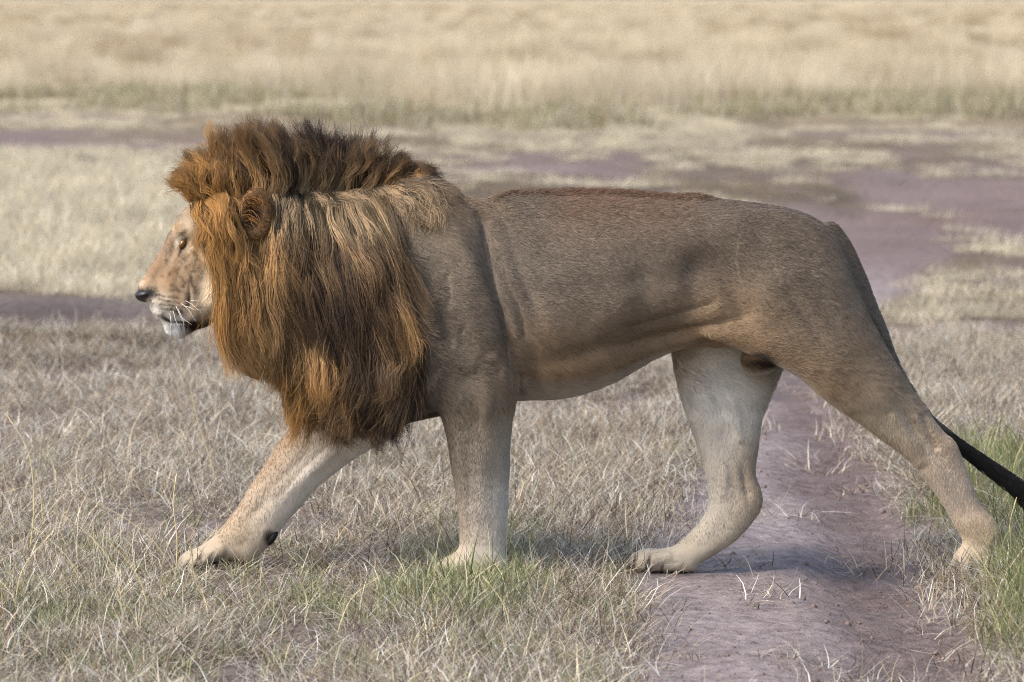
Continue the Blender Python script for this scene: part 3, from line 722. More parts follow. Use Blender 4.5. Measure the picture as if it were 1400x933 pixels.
# ------------------------------------------------------------------ coat colours by region
fl = np.stack([p.at(V) for p in (torso, neck, head, near_fore, far_fore, near_hind, far_hind)], -1)
pid = fl.argmin(1)
isfarleg = ((pid == 4) | (pid == 6))
def colour_field(px, py, table, rad=60):
    num = 0; den = 1e-9
    for x, y, c in table:
        w_ = np.exp(-(((px - x) ** 2 + (py - y) ** 2) / rad ** 2)) + 1e-7 / (1 + ((px - x) ** 2 + (py - y) ** 2) / rad ** 2)
        num = num + w_[:, None] * c[None]; den = den + w_[:, None]
    return num / den
C_back = lin(101, 89, 77); C_side = lin(114, 102, 89); C_warm = lin(144, 119, 91); C_pale = lin(176, 162, 141); C_white = lin(212, 206, 197); C_dor = lin(108, 82, 63)
body_tab = [(560, 270, C_side), (620, 270, C_warm * .9), (700, 275, C_back), (800, 272, C_dor), (900, 276, C_dor), (1000, 284, C_back), (1100, 300, C_back), (600, 350, C_side), (560, 350, C_pale * .85), (660, 350, C_side), (620, 420, C_back), (660, 500, C_side),
            (740, 350, C_side), (820, 340, C_side), (900, 330, C_side), (980, 340, C_back), (760, 430, C_side), (840, 430, C_side), (920, 420, C_side), (760, 500, C_warm), (850, 490, C_warm), (930, 460, C_warm), (800, 530, C_warm), (720, 540, C_warm),
            (1060, 350, C_back), (1060, 430, C_side), (1000, 450, C_warm), (1040, 475, C_warm * 1.05), (1120, 400, C_side), (1160, 460, C_side), (1140, 530, C_warm), (1190, 520, C_side), (1200, 580, C_pale), (1240, 580, C_side), (1240, 620, C_pale),
            (1290, 620, C_warm * .95), (1290, 670, C_white * .92), (1310, 650, C_warm), (1330, 710, C_warm * 1.1), (1330, 770, C_pale), (630, 560, C_back), (640, 620, C_side), (640, 680, C_side * 1.1), (645, 730, C_warm * 1.0), (640, 780, C_pale), (690, 600, C_pale), (692, 680, C_white * .95), (680, 740, C_white * .9), (665, 620, C_side * .9)]
far_tab = [(930, 500, C_warm * 1.3), (980, 500, C_white * .95), (1040, 500, C_pale * .85), (960, 540, C_white * .95), (1000, 560, C_white * .9), (950, 600, C_pale), (980, 620, C_white * .9), (1000, 640, C_pale * .9), (1025, 640, C_warm * .8), (1030, 680, C_warm * .75), (990, 690, C_pale), (970, 680, C_white * .95), (950, 740, C_pale * 1.05), (900, 760, C_pale), (880, 770, C_pale), (1000, 730, C_pale * .9),
           (420, 590, C_warm * 1.15), (470, 610, C_white * .98), (380, 640, C_warm * 1.1), (430, 650, C_white), (345, 680, C_warm * 1.05), (385, 700, C_white * .95), (310, 730, C_warm * 1.1), (350, 735, C_pale), (280, 760, C_pale), (310, 770, C_pale * .8)]
face_tab = [(192, 386, lin(169, 152, 129)), (200, 376, lin(143, 114, 85)), (212, 370, lin(139, 115, 91)), (228, 340, lin(145, 123, 100)), (245, 305, lin(155, 138, 117)), (240, 380, lin(135, 111, 87)), (255, 360, lin(140, 121, 98)), (270, 330, lin(152, 131, 105)), (265, 300, lin(155, 136, 111)), (280, 390, lin(162, 147, 126)), (285, 420, lin(166, 156, 138)),
            (222, 412, lin(161, 141, 114)), (212, 424, lin(188, 182, 173)), (245, 410, lin(130, 111, 89)), (225, 432, lin(178, 170, 155)), (235, 452, lin(200, 201, 199)), (245, 458, lin(200, 201, 199)), (265, 450, lin(123, 107, 93)), (300, 330, lin(151, 126, 93)), (340, 300, lin(140, 104, 66)), (366, 290, lin(120, 88, 56)), (400, 300, lin(150, 112, 70)), (350, 400, lin(150, 104, 56)), (450, 400, lin(150, 112, 72)), (520, 380, lin(160, 130, 98)), (480, 262, lin(190, 172, 146)), (450, 560, lin(120, 84, 50))]
CB = colour_field(ppx, ppy, body_tab, 55); CF = colour_field(ppx, ppy, far_tab, 42); CH_ = colour_field(ppx, ppy, face_tab, 16)
wf = relax(isfarleg.astype(float)[:, None], 6)
wh = smooth(560, 500, ppx)[:, None] * (1 - wf)
VC = CB * (1 - wf) * (1 - wh) + CF * wf + CH_ * wh
# inner faces of near legs and belly underside are pale
und = smooth(.55, .95, -N[:, 2]) * smooth(460, 500, ppy) * (ppx > 560) * (ppy < 560)
VC = VC * (1 - .5 * und[:, None]) + C_white * .5 * und[:, None]
def spot(px_, py_, rx, ry, an=0, sel=None):
    an = math.radians(an); dx, dy = ppx - px_, ppy - py_
    u = dx * math.cos(an) + dy * math.sin(an); v = -dx * math.sin(an) + dy * math.cos(an)
    w_ = np.exp(-((u / rx) ** 2 + (v / ry) ** 2) ** 2)
    return w_ if sel is None else w_ * sel
def paint(w_, c, a=1.0):
    global VC
    VC = VC * (1 - a * w_[:, None]) + np.asarray(c)[None] * a * w_[:, None]
DARK = lin(34, 27, 24); BLK = lin(22, 19, 19)
near_side = (V[:, 1] < .02)
ishead = ((pid == 2) & (ppx < 330)).astype(float)
# face markings and painted shade of folds and wrinkles, applied both to the skin and to every hair root
def mix_spot(C, px, py, hm, cx, cy, rx, ry, an, col, a):
    an = math.radians(an); dx, dy = px - cx, py - cy
    u = dx * math.cos(an) + dy * math.sin(an); v = -dx * math.sin(an) + dy * math.cos(an)
    w_ = (np.exp(-((u / rx) ** 2 + (v / ry) ** 2) ** 2) * hm * a)[:, None]
    return C * (1 - w_) + np.asarray(col)[None] * w_
FACE = [(202, 402, 13.5, 8.0, -8, BLK, .99), (243, 330, 5, 8, 25, lin(224, 212, 194), .6), (260, 342, 6, 3.0, -40, lin(214, 200, 176), .5), (242, 312, 5, 8, 20, lin(170, 136, 90), .3), (250, 318, 8, 3, -30, lin(60, 44, 34), .5),
        (251, 333.5, 11.5, 4.6, -60, BLK, .98), (245.5, 346, 8, 1.9, 112, DARK, .8), (240, 356, 6, 2, 125, lin(96, 72, 56), .6),
        (252, 441, 21, 2.9, 2, BLK, .99), (266, 444, 10, 5.5, 10, lin(40, 30, 26), .95), (228, 437, 10, 2.4, 35, BLK, .7), (226, 437, 12, 1.8, 30, DARK, .5), (206, 415, 7, 1.8, 70, DARK, .5),
        (257, 402, 2.8, 22, 6, lin(70, 52, 40), .85), (262, 388, 2.2, 14, -14, lin(84, 64, 50), .6), (244, 398, 8, 2, 20, lin(84, 62, 48), .6), (236, 405, 7, 1.8, 10, lin(84, 62, 48), .5), (232, 374, 6, 2.2, -50, lin(92, 70, 54), .6), (247, 352, 7, 2, 40, lin(92, 70, 54), .6), (264, 346, 9, 2, 30, lin(120, 94, 70), .6), (250, 384, 10, 2, 50, lin(100, 76, 56), .5), (238, 366, 16, 2.4, -58, lin(128, 98, 70), .55), (230, 384, 12, 2.2, -50, lin(130, 100, 72), .5), (270, 372, 3, 24, 8, lin(150, 116, 82), .45),
        (245, 427, 9, 5, 20, lin(62, 46, 36), .8), (285, 395, 9, 30, 0, lin(214, 194, 164), .5), (276, 350, 6, 20, -10, lin(206, 178, 140), .4), (222, 392, 9, 7, 0, lin(160, 132, 98), .3)]
FACE += [(238, 454, 18, 7.5, 14, lin(250, 248, 242), .98), (213, 426, 8, 4, 60, lin(240, 232, 220), .8), (191, 389, 5, 4, 0, lin(206, 190, 166), .5)]
for q in [(253, 366), (233, 390), (246, 378), (240, 372), (226, 356), (262, 372), (248, 392), (258, 386), (222, 378), (236, 398), (266, 356), (244, 358)]: FACE.append((*q, 2.6, 2.2, 0, lin(66, 48, 38), .45))
for row in range(4):
    for q in range(6): FACE.append((214 + q * 5.6 + row * 2, 404 + row * 6.2 + q * .8, 2.2, 1.25, 10, lin(66, 46, 36), .85))
def face_paint(C, px, py, hm):
    for f_ in FACE: C = mix_spot(C, px, py, hm, *f_)
    return C
VC = face_paint(VC, ppx, ppy, ishead)
TOES = [(867, 769, 2.6, 12, 12, BLK, .95), (886, 770, 3.0, 13, 14, BLK, .95), (905, 777, 2.4, 8, 14, DARK, .8), (1308, 774, 2.6, 12, 6, BLK, .95), (1327, 775, 3.0, 12, 10, BLK, .95), (1343, 780, 2.4, 8, 8, DARK, .8), (905, 784, 44, 3, 0, BLK, .9),  # toe gaps painted dark for black hair and shade between toes, plus pads
        (256, 772, 2.6, 8, 35, BLK, .95), (270, 766, 2.6, 11, 35, BLK, .9), (286, 763, 2.4, 11, 35, DARK, .8), (296, 764, 12, 3, -20, lin(90, 80, 74), .6), (300, 773, 38, 5.5, -6, BLK, .9), (330, 741, 8, 3, -30, lin(90, 76, 66), .5), (603, 783, 2, 9, 8, DARK, .6), (622, 785, 2, 9, 8, DARK, .6)]
for f_ in TOES: VC = mix_spot(VC, ppx, ppy, (ppy > 735).astype(float), *f_)
# ear hollow with its shade painted in, paw pads, groin, elbow tuft shade of coat
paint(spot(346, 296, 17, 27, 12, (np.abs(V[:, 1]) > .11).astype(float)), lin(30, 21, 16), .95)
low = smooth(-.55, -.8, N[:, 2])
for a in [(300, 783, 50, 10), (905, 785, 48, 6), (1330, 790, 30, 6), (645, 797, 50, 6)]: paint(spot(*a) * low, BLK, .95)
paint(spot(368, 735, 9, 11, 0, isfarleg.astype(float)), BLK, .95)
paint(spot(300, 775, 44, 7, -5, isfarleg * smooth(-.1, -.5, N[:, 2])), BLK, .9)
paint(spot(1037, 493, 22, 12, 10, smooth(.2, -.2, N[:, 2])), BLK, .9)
# tail: grey-brown to black at the end
tdist = np.full(len(V), 9.0); tpos = np.zeros(len(V))
for i, q in enumerate(TAIL):
    dd = np.linalg.norm(V - q[:3], axis=1) - q[3]; mm = dd < tdist; tdist[mm] = dd[mm]; tpos[mm] = i
tm = smooth(.012, .003, tdist) * smooth(5, 11, tpos)
tcol = lin(118, 108, 98)[None] * (1 - smooth(34, 52, tpos))[:, None] + lin(26, 23, 22)[None] * smooth(34, 52, tpos)[:, None]
VC = VC * (1 - tm[:, None]) + tcol * tm[:, None]
VC = VC * (.86 + .28 * fbm(V[:, 0] * 22 + V[:, 1] * 9, V[:, 2] * 22 + V[:, 1] * 5, 4))[:, None]
VC = np.clip(VC, .004, .9)

coat_mat = attr_mat('lion_coat', .75, .18)
m, t, b_ = coat_mat, coat_mat.node_tree, coat_mat.node_tree.nodes['Principled BSDF']
n1 = t.nodes.new('ShaderNodeTexNoise'); n1.inputs['Scale'].default_value = 260; n1.inputs['Detail'].default_value = 4
tc = t.nodes.new('ShaderNodeTexCoord'); t.links.new(tc.outputs['Object'], n1.inputs[0])
bp = t.nodes.new('ShaderNodeBump'); bp.inputs['Strength'].default_value = .35; bp.inputs['Distance'].default_value = .004
t.links.new(n1.outputs[0], bp.inputs['Height']); t.links.new(bp.outputs[0], b_.inputs['Normal'])
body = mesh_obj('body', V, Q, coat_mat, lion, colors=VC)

# ------------------------------------------------------------------ hair
hair_mat = attr_mat('lion_hair', .55, .25, .12)
T1 = np.concatenate([Q[:, [0, 1, 2]], Q[:, [0, 2, 3]]])
tri_n = np.cross(V[T1[:, 1]] - V[T1[:, 0]], V[T1[:, 2]] - V[T1[:, 0]]); tri_a = np.linalg.norm(tri_n, axis=1) / 2
full_h = ishead
def sample(n_, wv, full=False):
    p_ = tri_a * wv[T1].mean(1); p_ = p_ / p_.sum()
    k = rng.choice(len(T1), n_, p=p_)
    r1 = np.sqrt(rng.random(n_)); r2 = rng.random(n_)
    B = np.stack([1 - r1, r1 * (1 - r2), r1 * r2], -1)
    mix = lambda A: (A[T1[k]] * B[..., None]).sum(1)
    nn = mix(N); nn /= np.linalg.norm(nn, axis=1, keepdims=True)
    return mix(V), nn, mix(VC), k if not full else mix(full_h[:, None])[:, 0]
MANE_POLY = catmull([(258, 268), (277, 288), (289, 312), (297, 359), (305, 398), (300, 425), (304, 450), (335, 470), (375, 470), (398, 500), (402, 530), (440, 556), (500, 572), (540, 566), (556, 535), (566, 490), (566, 440), (555, 380), (535, 320), (522, 276), (560, 262), (598, 250), (560, 236), (400, 236), (300, 232)], 3)
msd = poly_sd(ppx, ppy, MANE_POLY)
ear_px = np.sqrt(((ppx - 352) / 26) ** 2 + ((ppy - 292) / 36) ** 2)
isear = (ear_px < 1.1) & (np.abs(V[:, 1]) > .115)
in_mane = smooth(-6, 8, msd) * (~isear) * (pid != 3) * (pid != 5) * (pid != 6)
in_mane *= np.where(pid == 4, (ppy < 590), 1.0)

# short coat over the whole body, following the lie of the hair
wcoat = (1 - .85 * in_mane) * np.where(V[:, 1] > .05, .45, 1.0) * (1 + 5.0 * (ppx < 300))
wcoat = wcoat * (1 - .97 * np.clip(spot(300, 780, 44, 6) * low + spot(251, 333, 9, 5, -58) + spot(202, 402, 12, 7, -8), 0, 1))
NC = 370000
P0, n0, c0, hm0 = sample(NC, wcoat, True)
qx, qy = project(P0[:, 0], P0[:, 1], P0[:, 2])
flow = np.tile(np.array([.85, 0, -.45]), (NC, 1))
leg = smooth(520, 590, qy)[:, None]; flow = flow * (1 - leg) + np.array([.15, 0, -1]) * leg
fh = smooth(320, 280, qx)[:, None] * smooth(480, 460, qy)[:, None]; flow = flow * (1 - fh) + np.array([.75, 0, .25]) * fh
chin = (smooth(425, 440, qy) * smooth(300, 270, qx) * (qy < 480))[:, None]; flow = flow * (1 - chin) + np.array([.3, 0, -1]) * chin
th = (fbm(P0[:, 0] * 6, P0[:, 2] * 6) - .5)[:, None] * 1.4
flow = flow + th * np.array([-.4, 0, .8]) + rng.normal(0, .16, (NC, 3))
flow = flow - (flow * n0).sum(1, keepdims=True) * n0; flow /= np.linalg.norm(flow, axis=1, keepdims=True)
L = .015 * rng.uniform(.6, 1.3, NC)
L *= np.where(qx < 300, .45, 1) * (1 - .35 * leg[:, 0]) * np.where((qy > 500) & (qy < 560) & (qx > 560), 1.4, 1) * np.where((qx < 290) & (qy > 443) & (qy < 480), 2.4, 1)
L *= np.where(qy > 742, .5, 1)
dors = smooth(.045, .015, np.abs(P0[:, 1])) * smooth(.6, .9, n0[:, 2]) * smooth(655, 690, qx) * smooth(985, 950, qx) * (qy < 290)
L *= 1 + .9 * dors * rng.random(NC)
c0 = c0 * (1 - .5 * dors[:, None]) + lin(104, 72, 50) * .5 * dors[:, None]
edge = smooth(-45, -2, poly_sd(qx, qy, MANE_POLY)) * smooth(430, 520, qx) * (qy < 560)
L *= 1 + 1.8 * edge
lift = (np.where(qx < 300, .22, .30) + .5 * dors)[:, None]
S = np.array([0, .5, 1.0])
P = P0[:, None] + (S[None, :, None] * L[:, None, None]) * flow[:, None] + (np.array([0, .55, .75])[None, :, None] * L[:, None, None] * lift[:, None]) * n0[:, None] - n0[:, None] * .001
R = np.tile(np.array([.00085, .0007, .00025]), (NC, 1)) * (rng.uniform(.7, 1.2, NC) * np.where(qx < 300, .6, 1))[:, None]
c0 = face_paint(c0, qx, qy, hm0)
for f_ in TOES: c0 = mix_spot(c0, qx, qy, (qy > 735).astype(float), *f_)
fmot = 1 + hm0 * ((fbm(qx * .16, qy * .16, 3) - .5) * 1.1)
c0 = c0 * np.clip(fmot, .45, 1.4)[:, None]
griz = np.where(rng.random(NC) < .015 + .28 * np.clip((.22 - c0.mean(1)) / .10, 0, 1) * (1 - .95 * smooth(540, 600, qy) * (qx < 560)), .55, 1.0) * rng.uniform(.82, 1.2, NC)
cc = c0 * griz[:, None]
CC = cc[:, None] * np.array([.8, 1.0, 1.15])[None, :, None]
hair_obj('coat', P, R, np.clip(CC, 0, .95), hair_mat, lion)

# outermost near-side depth of the body per image-plane cell, so that the mane hangs outside it
hx0, hz0, hs = -1.2, 0.0, .012
HN = np.zeros((240, 120))
ii = np.clip(((V[:, 0] - hx0) / hs).astype(int), 0, 239); kk = np.clip(((V[:, 2] - hz0) / hs).astype(int), 0, 119)
okv = ~isear
np.maximum.at(HN, (ii[okv], kk[okv]), np.abs(V[okv, 1]) * (V[okv, 1] < 0))
HN = np.where(pid is None, HN, HN)
for _ in range(3):
    Z_ = np.pad(HN, 1, mode='edge'); HN = np.maximum(HN, (Z_[:-2, 1:-1] + Z_[2:, 1:-1] + Z_[1:-1, :-2] + Z_[1:-1, 2:]) / 4)
def halfdepth(X, Z):
    i = np.clip(((X - hx0) / hs).astype(int), 0, 239); k = np.clip(((Z - hz0) / hs).astype(int), 0, 119); return HN[i, k]

SIDE = [[(295, 318), (297, 365), (302, 418), (318, 468)], [(300, 375), (303, 415), (314, 458), (336, 498)], [(298, 425), (301, 450), (316, 480), (346, 505)], [(318, 300), (318, 355), (330, 425), (348, 492)],
        [(345, 330), (345, 385), (352, 440), (368, 488)], [(345, 400), (352, 440), (365, 480), (378, 505)], [(372, 300), (366, 350), (378, 410), (396, 478)], [(400, 272), (392, 320), (408, 400), (430, 490)], [(420, 268), (420, 330), (436, 410), (456, 500)], [(445, 264), (452, 330), (474, 410), (494, 490)],
        [(475, 263), (492, 315), (522, 385), (548, 455)], [(505, 262), (534, 302), (564, 360), (592, 432)], [(525, 290), (549, 325), (576, 383), (598, 452)], [(545, 350), (564, 390), (582, 440), (598, 500)],
        [(385, 420), (392, 470), (398, 520), (402, 568)], [(430, 420), (438, 475), (442, 530), (440, 572)], [(470, 430), (484, 485), (492, 540), (494, 585)], [(510, 430), (532, 485), (544, 540), (536, 585)], [(540, 430), (566, 468), (590, 502), (588, 545)], [(540, 500), (552, 530), (550, 560), (534, 592)],
        [(500, 530), (512, 565), (518, 592), (540, 604)], [(450, 520), (450, 545), (448, 565), (442, 580)], [(405, 490), (402, 520), (404, 548), (418, 578)], [(540, 550), (542, 566), (540, 580), (532, 594)], [(500, 560), (506, 576), (510, 590), (522, 604)], [(450, 548), (449, 560), (447, 572), (444, 584)], [(410, 525), (408, 540), (410, 556), (414, 570)], [(560, 510), (566, 524), (568, 540), (560, 560)], [(520, 560), (526, 575), (530, 590), (542, 602)], [(345, 455), (350, 475), (365, 492), (380, 505)],
        [(276, 285), (282, 300), (290, 318), (298, 345)], [(300, 272), (305, 284), (306, 310), (304, 345)], [(325, 262), (345, 270), (355, 290), (345, 330)], [(380, 262), (388, 280), (380, 320), (388, 370)]]
CREST = [[(272, 266), (262, 252), (250, 241), (236, 232)], [(282, 258), (268, 232), (262, 212), (252, 196)], [(300, 252), (290, 222), (280, 195), (276, 178)], [(322, 248), (320, 218), (312, 186), (306, 162)], [(350, 248), (346, 215), (338, 182), (334, 158)],
         [(378, 254), (392, 226), (386, 195), (368, 164)], [(405, 256), (418, 226), (414, 196), (404, 166)], [(435, 258), (446, 226), (448, 196), (446, 168)], [(465, 258), (478, 228), (486, 202), (492, 176)], [(497, 256), (512, 232), (526, 210), (534, 190)], [(525, 252), (542, 238), (558, 226), (570, 218)], [(550, 249), (564, 241), (578, 237), (592, 236)]]
def guides(tab):
    g_ = np.array([catmull(a, 4, closed=False) for a in tab])       # (G,13,2) in photo pixels
    root = g_[:, 0]; off = g_ - g_[:, :1]
    off = np.stack([off[..., 0], -off[..., 1]], -1) / 465.0
    return root, off
def nearest(P, C_):
    own = np.empty(len(P), int)
    for a in range(0, len(P), 4000): own[a:a + 4000] = ((P[a:a + 4000, None] - C_[None]) ** 2).sum(-1).argmin(1)
    return own
def grow(n_, wv, tab, nbig, nclump, rad, lay, jit, lenvar, tipcol, basecol, radius=.0007, pull=.85, wave=.008, crest=False, fly=.06):
    P0, n0, c0, _ = sample(n_, wv)
    rootg, offg = guides(tab); K = offg.shape[1]
    if crest: offg = offg * .92
    s = np.linspace(0, 1, K)
    bi = rng.choice(n_, nbig, replace=False); ci = rng.choice(n_, nclump, replace=False)
    big_of = nearest(P0[ci], P0[bi]); own = nearest(P0, P0[ci]); bown = big_of[own]
    def shape(P, jitter, ang, ph, fr, amp):
        qx, qy = project(P[:, 0], P[:, 1], P[:, 2])
        d2 = (qx[:, None] - rootg[None, :, 0]) ** 2 + (qy[:, None] - rootg[None, :, 1]) ** 2
        w_ = np.exp(-d2 / rad ** 2) + 1e-9 / (1 + d2)
        w_ /= w_.sum(1, keepdims=True)
        off = np.einsum('ng,gkc->nkc', w_, offg) * jitter[:, None, None]
        A = ang[:, None] * s[None]; c_, s_ = np.cos(A), np.sin(A)
        off = np.stack([off[..., 0] * c_ - off[..., 1] * s_, off[..., 0] * s_ + off[..., 1] * c_], -1)
        wv_ = amp[:, None] * (np.sin(ph[:, None] + fr[:, None] * 6.28 * s) - np.sin(ph)[:, None]) * s ** .7
        tn = np.gradient(off, axis=1); tn /= np.linalg.norm(tn, axis=2, keepdims=True) + 1e-9
        off[..., 0] += -tn[..., 1] * wv_; off[..., 1] += tn[..., 0] * wv_
        return off
    bj = rng.uniform(1 - lenvar, 1 + lenvar * .5, nbig); ba = rng.normal(0, jit, nbig); bl = rng.random(nbig)
    bph = rng.uniform(0, 6.28, nbig); bfr = rng.uniform(.9, 2.4, nbig); bam = wave * rng.uniform(.4, 1.5, nbig)
    boff = shape(P0[bi], bj, ba, bph, bfr, bam)
    cj = bj[big_of] * rng.uniform(.85, 1.06, nclump); ca = ba[big_of] + rng.normal(0, jit * .8, nclump); cph = bph[big_of] + rng.normal(0, .5, nclump)
    cfr = bfr[big_of] * rng.uniform(.85, 1.2, nclump); cam_ = bam[big_of] * rng.uniform(.6, 1.4, nclump)
    coff = shape(P0[ci], cj, ca, cph, cfr, cam_)
    cen = P0[ci][:, None, [0, 2]] + coff; bcen = P0[bi][:, None, [0, 2]] + boff
    pb = ((.4 if crest else .8) * s ** .9)[None, :, None] * rng.uniform(.4, 1, nclump)[:, None, None]
    cen = cen * (1 - pb) + bcen[big_of] * pb
    flyer = rng.random(n_) < fly
    off = shape(P0, cj[own] * rng.uniform(.7, 1.08, n_), ca[own] + rng.normal(0, jit * .5, n_) + flyer * rng.normal(0, .25, n_), cph[own], cfr[own], cam_[own])
    mine = P0[:, None, [0, 2]] + off
    pl = (pull * np.clip(s * 1.6, 0, 1) ** .8)[None, :, None] * np.where(flyer, .25, rng.uniform(.5, 1, n_))[:, None, None]
    XZ = mine * (1 - pl) + cen[own] * pl
    sgn = np.where(P0[:, 1] < 0, -1.0, 1.0)
    if crest:
        yy = P0[:, 1:2] + sgn[:, None] * .012 * np.sin(s * 3.1)[None] * rng.uniform(0, 2.0, n_)[:, None] + (rng.normal(0, .035, nbig)[bown])[:, None] * s[None] + (rng.normal(0, .012, nclump)[own])[:, None] * s[None]
    else:
        cl = bl[big_of] * .75 + .25 * rng.random(nclump)
        layer = lay * (.12 + .88 * cl[own]) * rng.uniform(.75, 1.0, n_)
        out = np.abs(P0[:, 1])[:, None] + layer[:, None] * np.sin(np.clip(s * 2.4, 0, 1.57))[None]
        hd = halfdepth(XZ[..., 0], XZ[..., 1]); ramp = np.clip(s * 4, 0, 1)[None]
        out = np.where(hd > .01, np.maximum(out, (hd + layer[:, None] * .9) * ramp + np.abs(P0[:, 1])[:, None] * (1 - ramp)), out)
        for _ in range(4): out[:, 1:-1] = (out[:, :-2] + out[:, 2:] + 2 * out[:, 1:-1]) / 4
        yy = sgn[:, None] * (out + (bam[bown] * 1.2)[:, None] * np.sin(bph[bown][:, None] * 1.7 + 7 * s[None]) * s[None])
    P = np.stack([XZ[..., 0], yy, XZ[..., 1]], -1)
    P[:, 1:] += np.cumsum(rng.normal(0, .0016, (n_, K - 1, 3)), axis=1)
    qx, qy = project(P[..., 0], P[..., 1], P[..., 2])
    bv = rng.lognormal(0, .42, nbig); cv = bv[big_of] * rng.lognormal(0, .42, nclump)
    dk = rng.random(nclump) < 1.5 * np.where(project(P0[ci][:, 0], P0[ci][:, 1], P0[ci][:, 2])[0] > 370, .30, .12); cv[dk] *= .33
    lt = rng.random(nclump) < .16; cv[lt] *= 1.5
    cv = np.clip(cv, .12, 2.4)
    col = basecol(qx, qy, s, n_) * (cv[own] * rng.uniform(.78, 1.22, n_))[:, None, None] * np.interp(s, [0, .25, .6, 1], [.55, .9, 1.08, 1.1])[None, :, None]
    tp = tipcol(qx, qy, s) * rng.uniform(.5, 1.15, nclump)[own][:, None]
    tp = np.clip(tp, 0, 1)
    col = col * (1 - tp[..., None]) + lin(48, 38, 34) * tp[..., None] * rng.uniform(.6, 1.6, n_)[:, None, None]
    Rr = radius * np.interp(s, [0, .5, 1], [1, .9, .2])[None] * rng.uniform(.7, 1.25, n_)[:, None]
    mx_ = col.max(-1, keepdims=True); col = col * np.where(mx_ > .3, (.3 + .22 * np.tanh((mx_ - .3) / .22)) / mx_, 1)
    return P, Rr, np.clip(col, .004, .8), own
G1 = lin(182, 136, 78); G2 = lin(142, 110, 72); G3 = lin(100, 79, 56); G4 = lin(160, 137, 105); G5 = lin(74, 58, 44)
mane_tab = [(300, 300, G1), (310, 360, G1), (310, 430, G1), (335, 480, G2), (350, 340, G2), (360, 420, G2 * .9), (300, 260, G1), (280, 250, G1 * .9), (400, 290, G4), (400, 350, G2), (400, 430, G3), (450, 280, G4), (450, 360, G3), (450, 440, G5), (500, 290, G4 * .9), (510, 360, G3), (510, 440, G5), (550, 400, G3), (570, 460, G2), (575, 510, G3), (430, 520, G2), (410, 560, G1 * .8), (450, 580, G2), (500, 520, G5), (500, 580, G3), (540, 570, G3 * .9), (535, 605, G5 * .8), (320, 220, G2 * .9), (350, 230, G2), (400, 230, G3), (450, 230, G3), (500, 235, G3), (540, 235, G2), (580, 240, G2 * .9)]
def mane_base(qx, qy, s, n_):
    c = colour_field(qx.ravel(), qy.ravel(), mane_tab, 34).reshape(*qx.shape, 3)
    return c
side_tip = lambda qx, qy, s: (.30 * smooth(.75, 1, s)[None] * smooth(380, 430, qx) + .3 * smooth(.7, 1, s)[None] * smooth(515, 540, qx) * smooth(560, 590, qy))
crest_tip = lambda qx, qy, s: .75 * smooth(.35, .95, s)[None] * np.ones_like(qx) * (.55 + .45 * smooth(280, 330, qx))
topz = smooth(.35, .75, N[:, 2])
pw = (fbm(V[:, 0] * 14, V[:, 1] * 14 + 3, 3) - .5) * 60
w_crest = in_mane * smooth(284, 264, ppy + pw) * smooth(.11, .06, np.abs(V[:, 1])) * (ppx < 572)
w_side = in_mane * (1 - smooth(.05, .03, np.abs(V[:, 1])) * smooth(285, 270, ppy)) * np.where(V[:, 1] > .0, .4, 1.0) * smooth(250, 268, ppy + pw * .6) * np.where(msd < 10, .6, 1) * (1 - ((ppx > 526) & (ppy < 305))) * np.where(ppx > 480, .12 + .88 * smooth(0, 42, msd), 1)
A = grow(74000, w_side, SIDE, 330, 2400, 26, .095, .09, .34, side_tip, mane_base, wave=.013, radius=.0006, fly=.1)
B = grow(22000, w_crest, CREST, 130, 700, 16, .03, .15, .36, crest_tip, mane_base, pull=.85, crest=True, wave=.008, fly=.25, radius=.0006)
SEAM = [[(385, 262), (398, 268), (405, 285), (404, 310)], [(420, 262), (434, 264), (446, 276), (450, 300)], [(455, 260), (472, 262), (488, 274), (496, 298)], [(490, 258), (508, 262), (524, 276), (532, 298)], [(525, 254), (545, 258), (562, 272), (570, 294)], [(555, 250), (574, 254), (588, 266), (594, 284)]]
w_seam = smooth(-4, 6, msd + 18 * (ppx > 480)) * smooth(300, 280, ppy) * smooth(368, 390, ppx) * smooth(590, 560, ppx) * (pid != 4) * smooth(.015, .03, np.abs(V[:, 1])) * (~isear)
Sm = grow(9000, w_seam, SEAM, 90, 600, 20, .022, .16, .4, lambda qx, qy, s: 0 * qx, lambda qx, qy, s, n_: np.broadcast_to(lin(152, 130, 102), (*qx.shape, 3)).copy(), radius=.0006, pull=.6, wave=.006, fly=.2)
eqx, eqy = project(A[0][..., 0], A[0][..., 1], A[0][..., 2])
clear = ~((((eqx - 349) / 21) ** 2 + ((eqy - 293) / 31) ** 2 < 1) & (np.arange(eqx.shape[1]) > 0)).any(1)
A = tuple(x[clear] for x in A)
hair_obj('mane', np.concatenate([A[0], B[0], Sm[0]]), np.concatenate([A[1], B[1], Sm[1]]), np.concatenate([A[2], B[2], Sm[2]]), hair_mat, lion)

# ear fringe: golden hair sweeping over the ear opening
EAR = [[(312, 276), (325, 272), (340, 272), (352, 280)], [(318, 290), (330, 285), (340, 292), (346, 304)], [(330, 264), (344, 260), (358, 264), (366, 276)], [(364, 300), (368, 312), (364, 325), (360, 338)], [(352, 320), (354, 332), (352, 345), (350, 358)]]
w_ear = (smooth(1.5, 1.1, ear_px) * smooth(.55, .85, ear_px)) * (np.abs(V[:, 1]) > .08)
Cc = grow(260, w_ear * (ppx < 336), EAR, 40, 120, 18, .012, .15, .3, lambda qx, qy, s: 0 * qx, lambda qx, qy, s, n_: np.broadcast_to(lin(150, 106, 60), (*qx.shape, 3)).copy(), pull=.5, wave=.003)
Cp = Cc[0]; hair_obj('ear_fringe', Cp, Cc[1] * .9, Cc[2], hair_mat, lion)

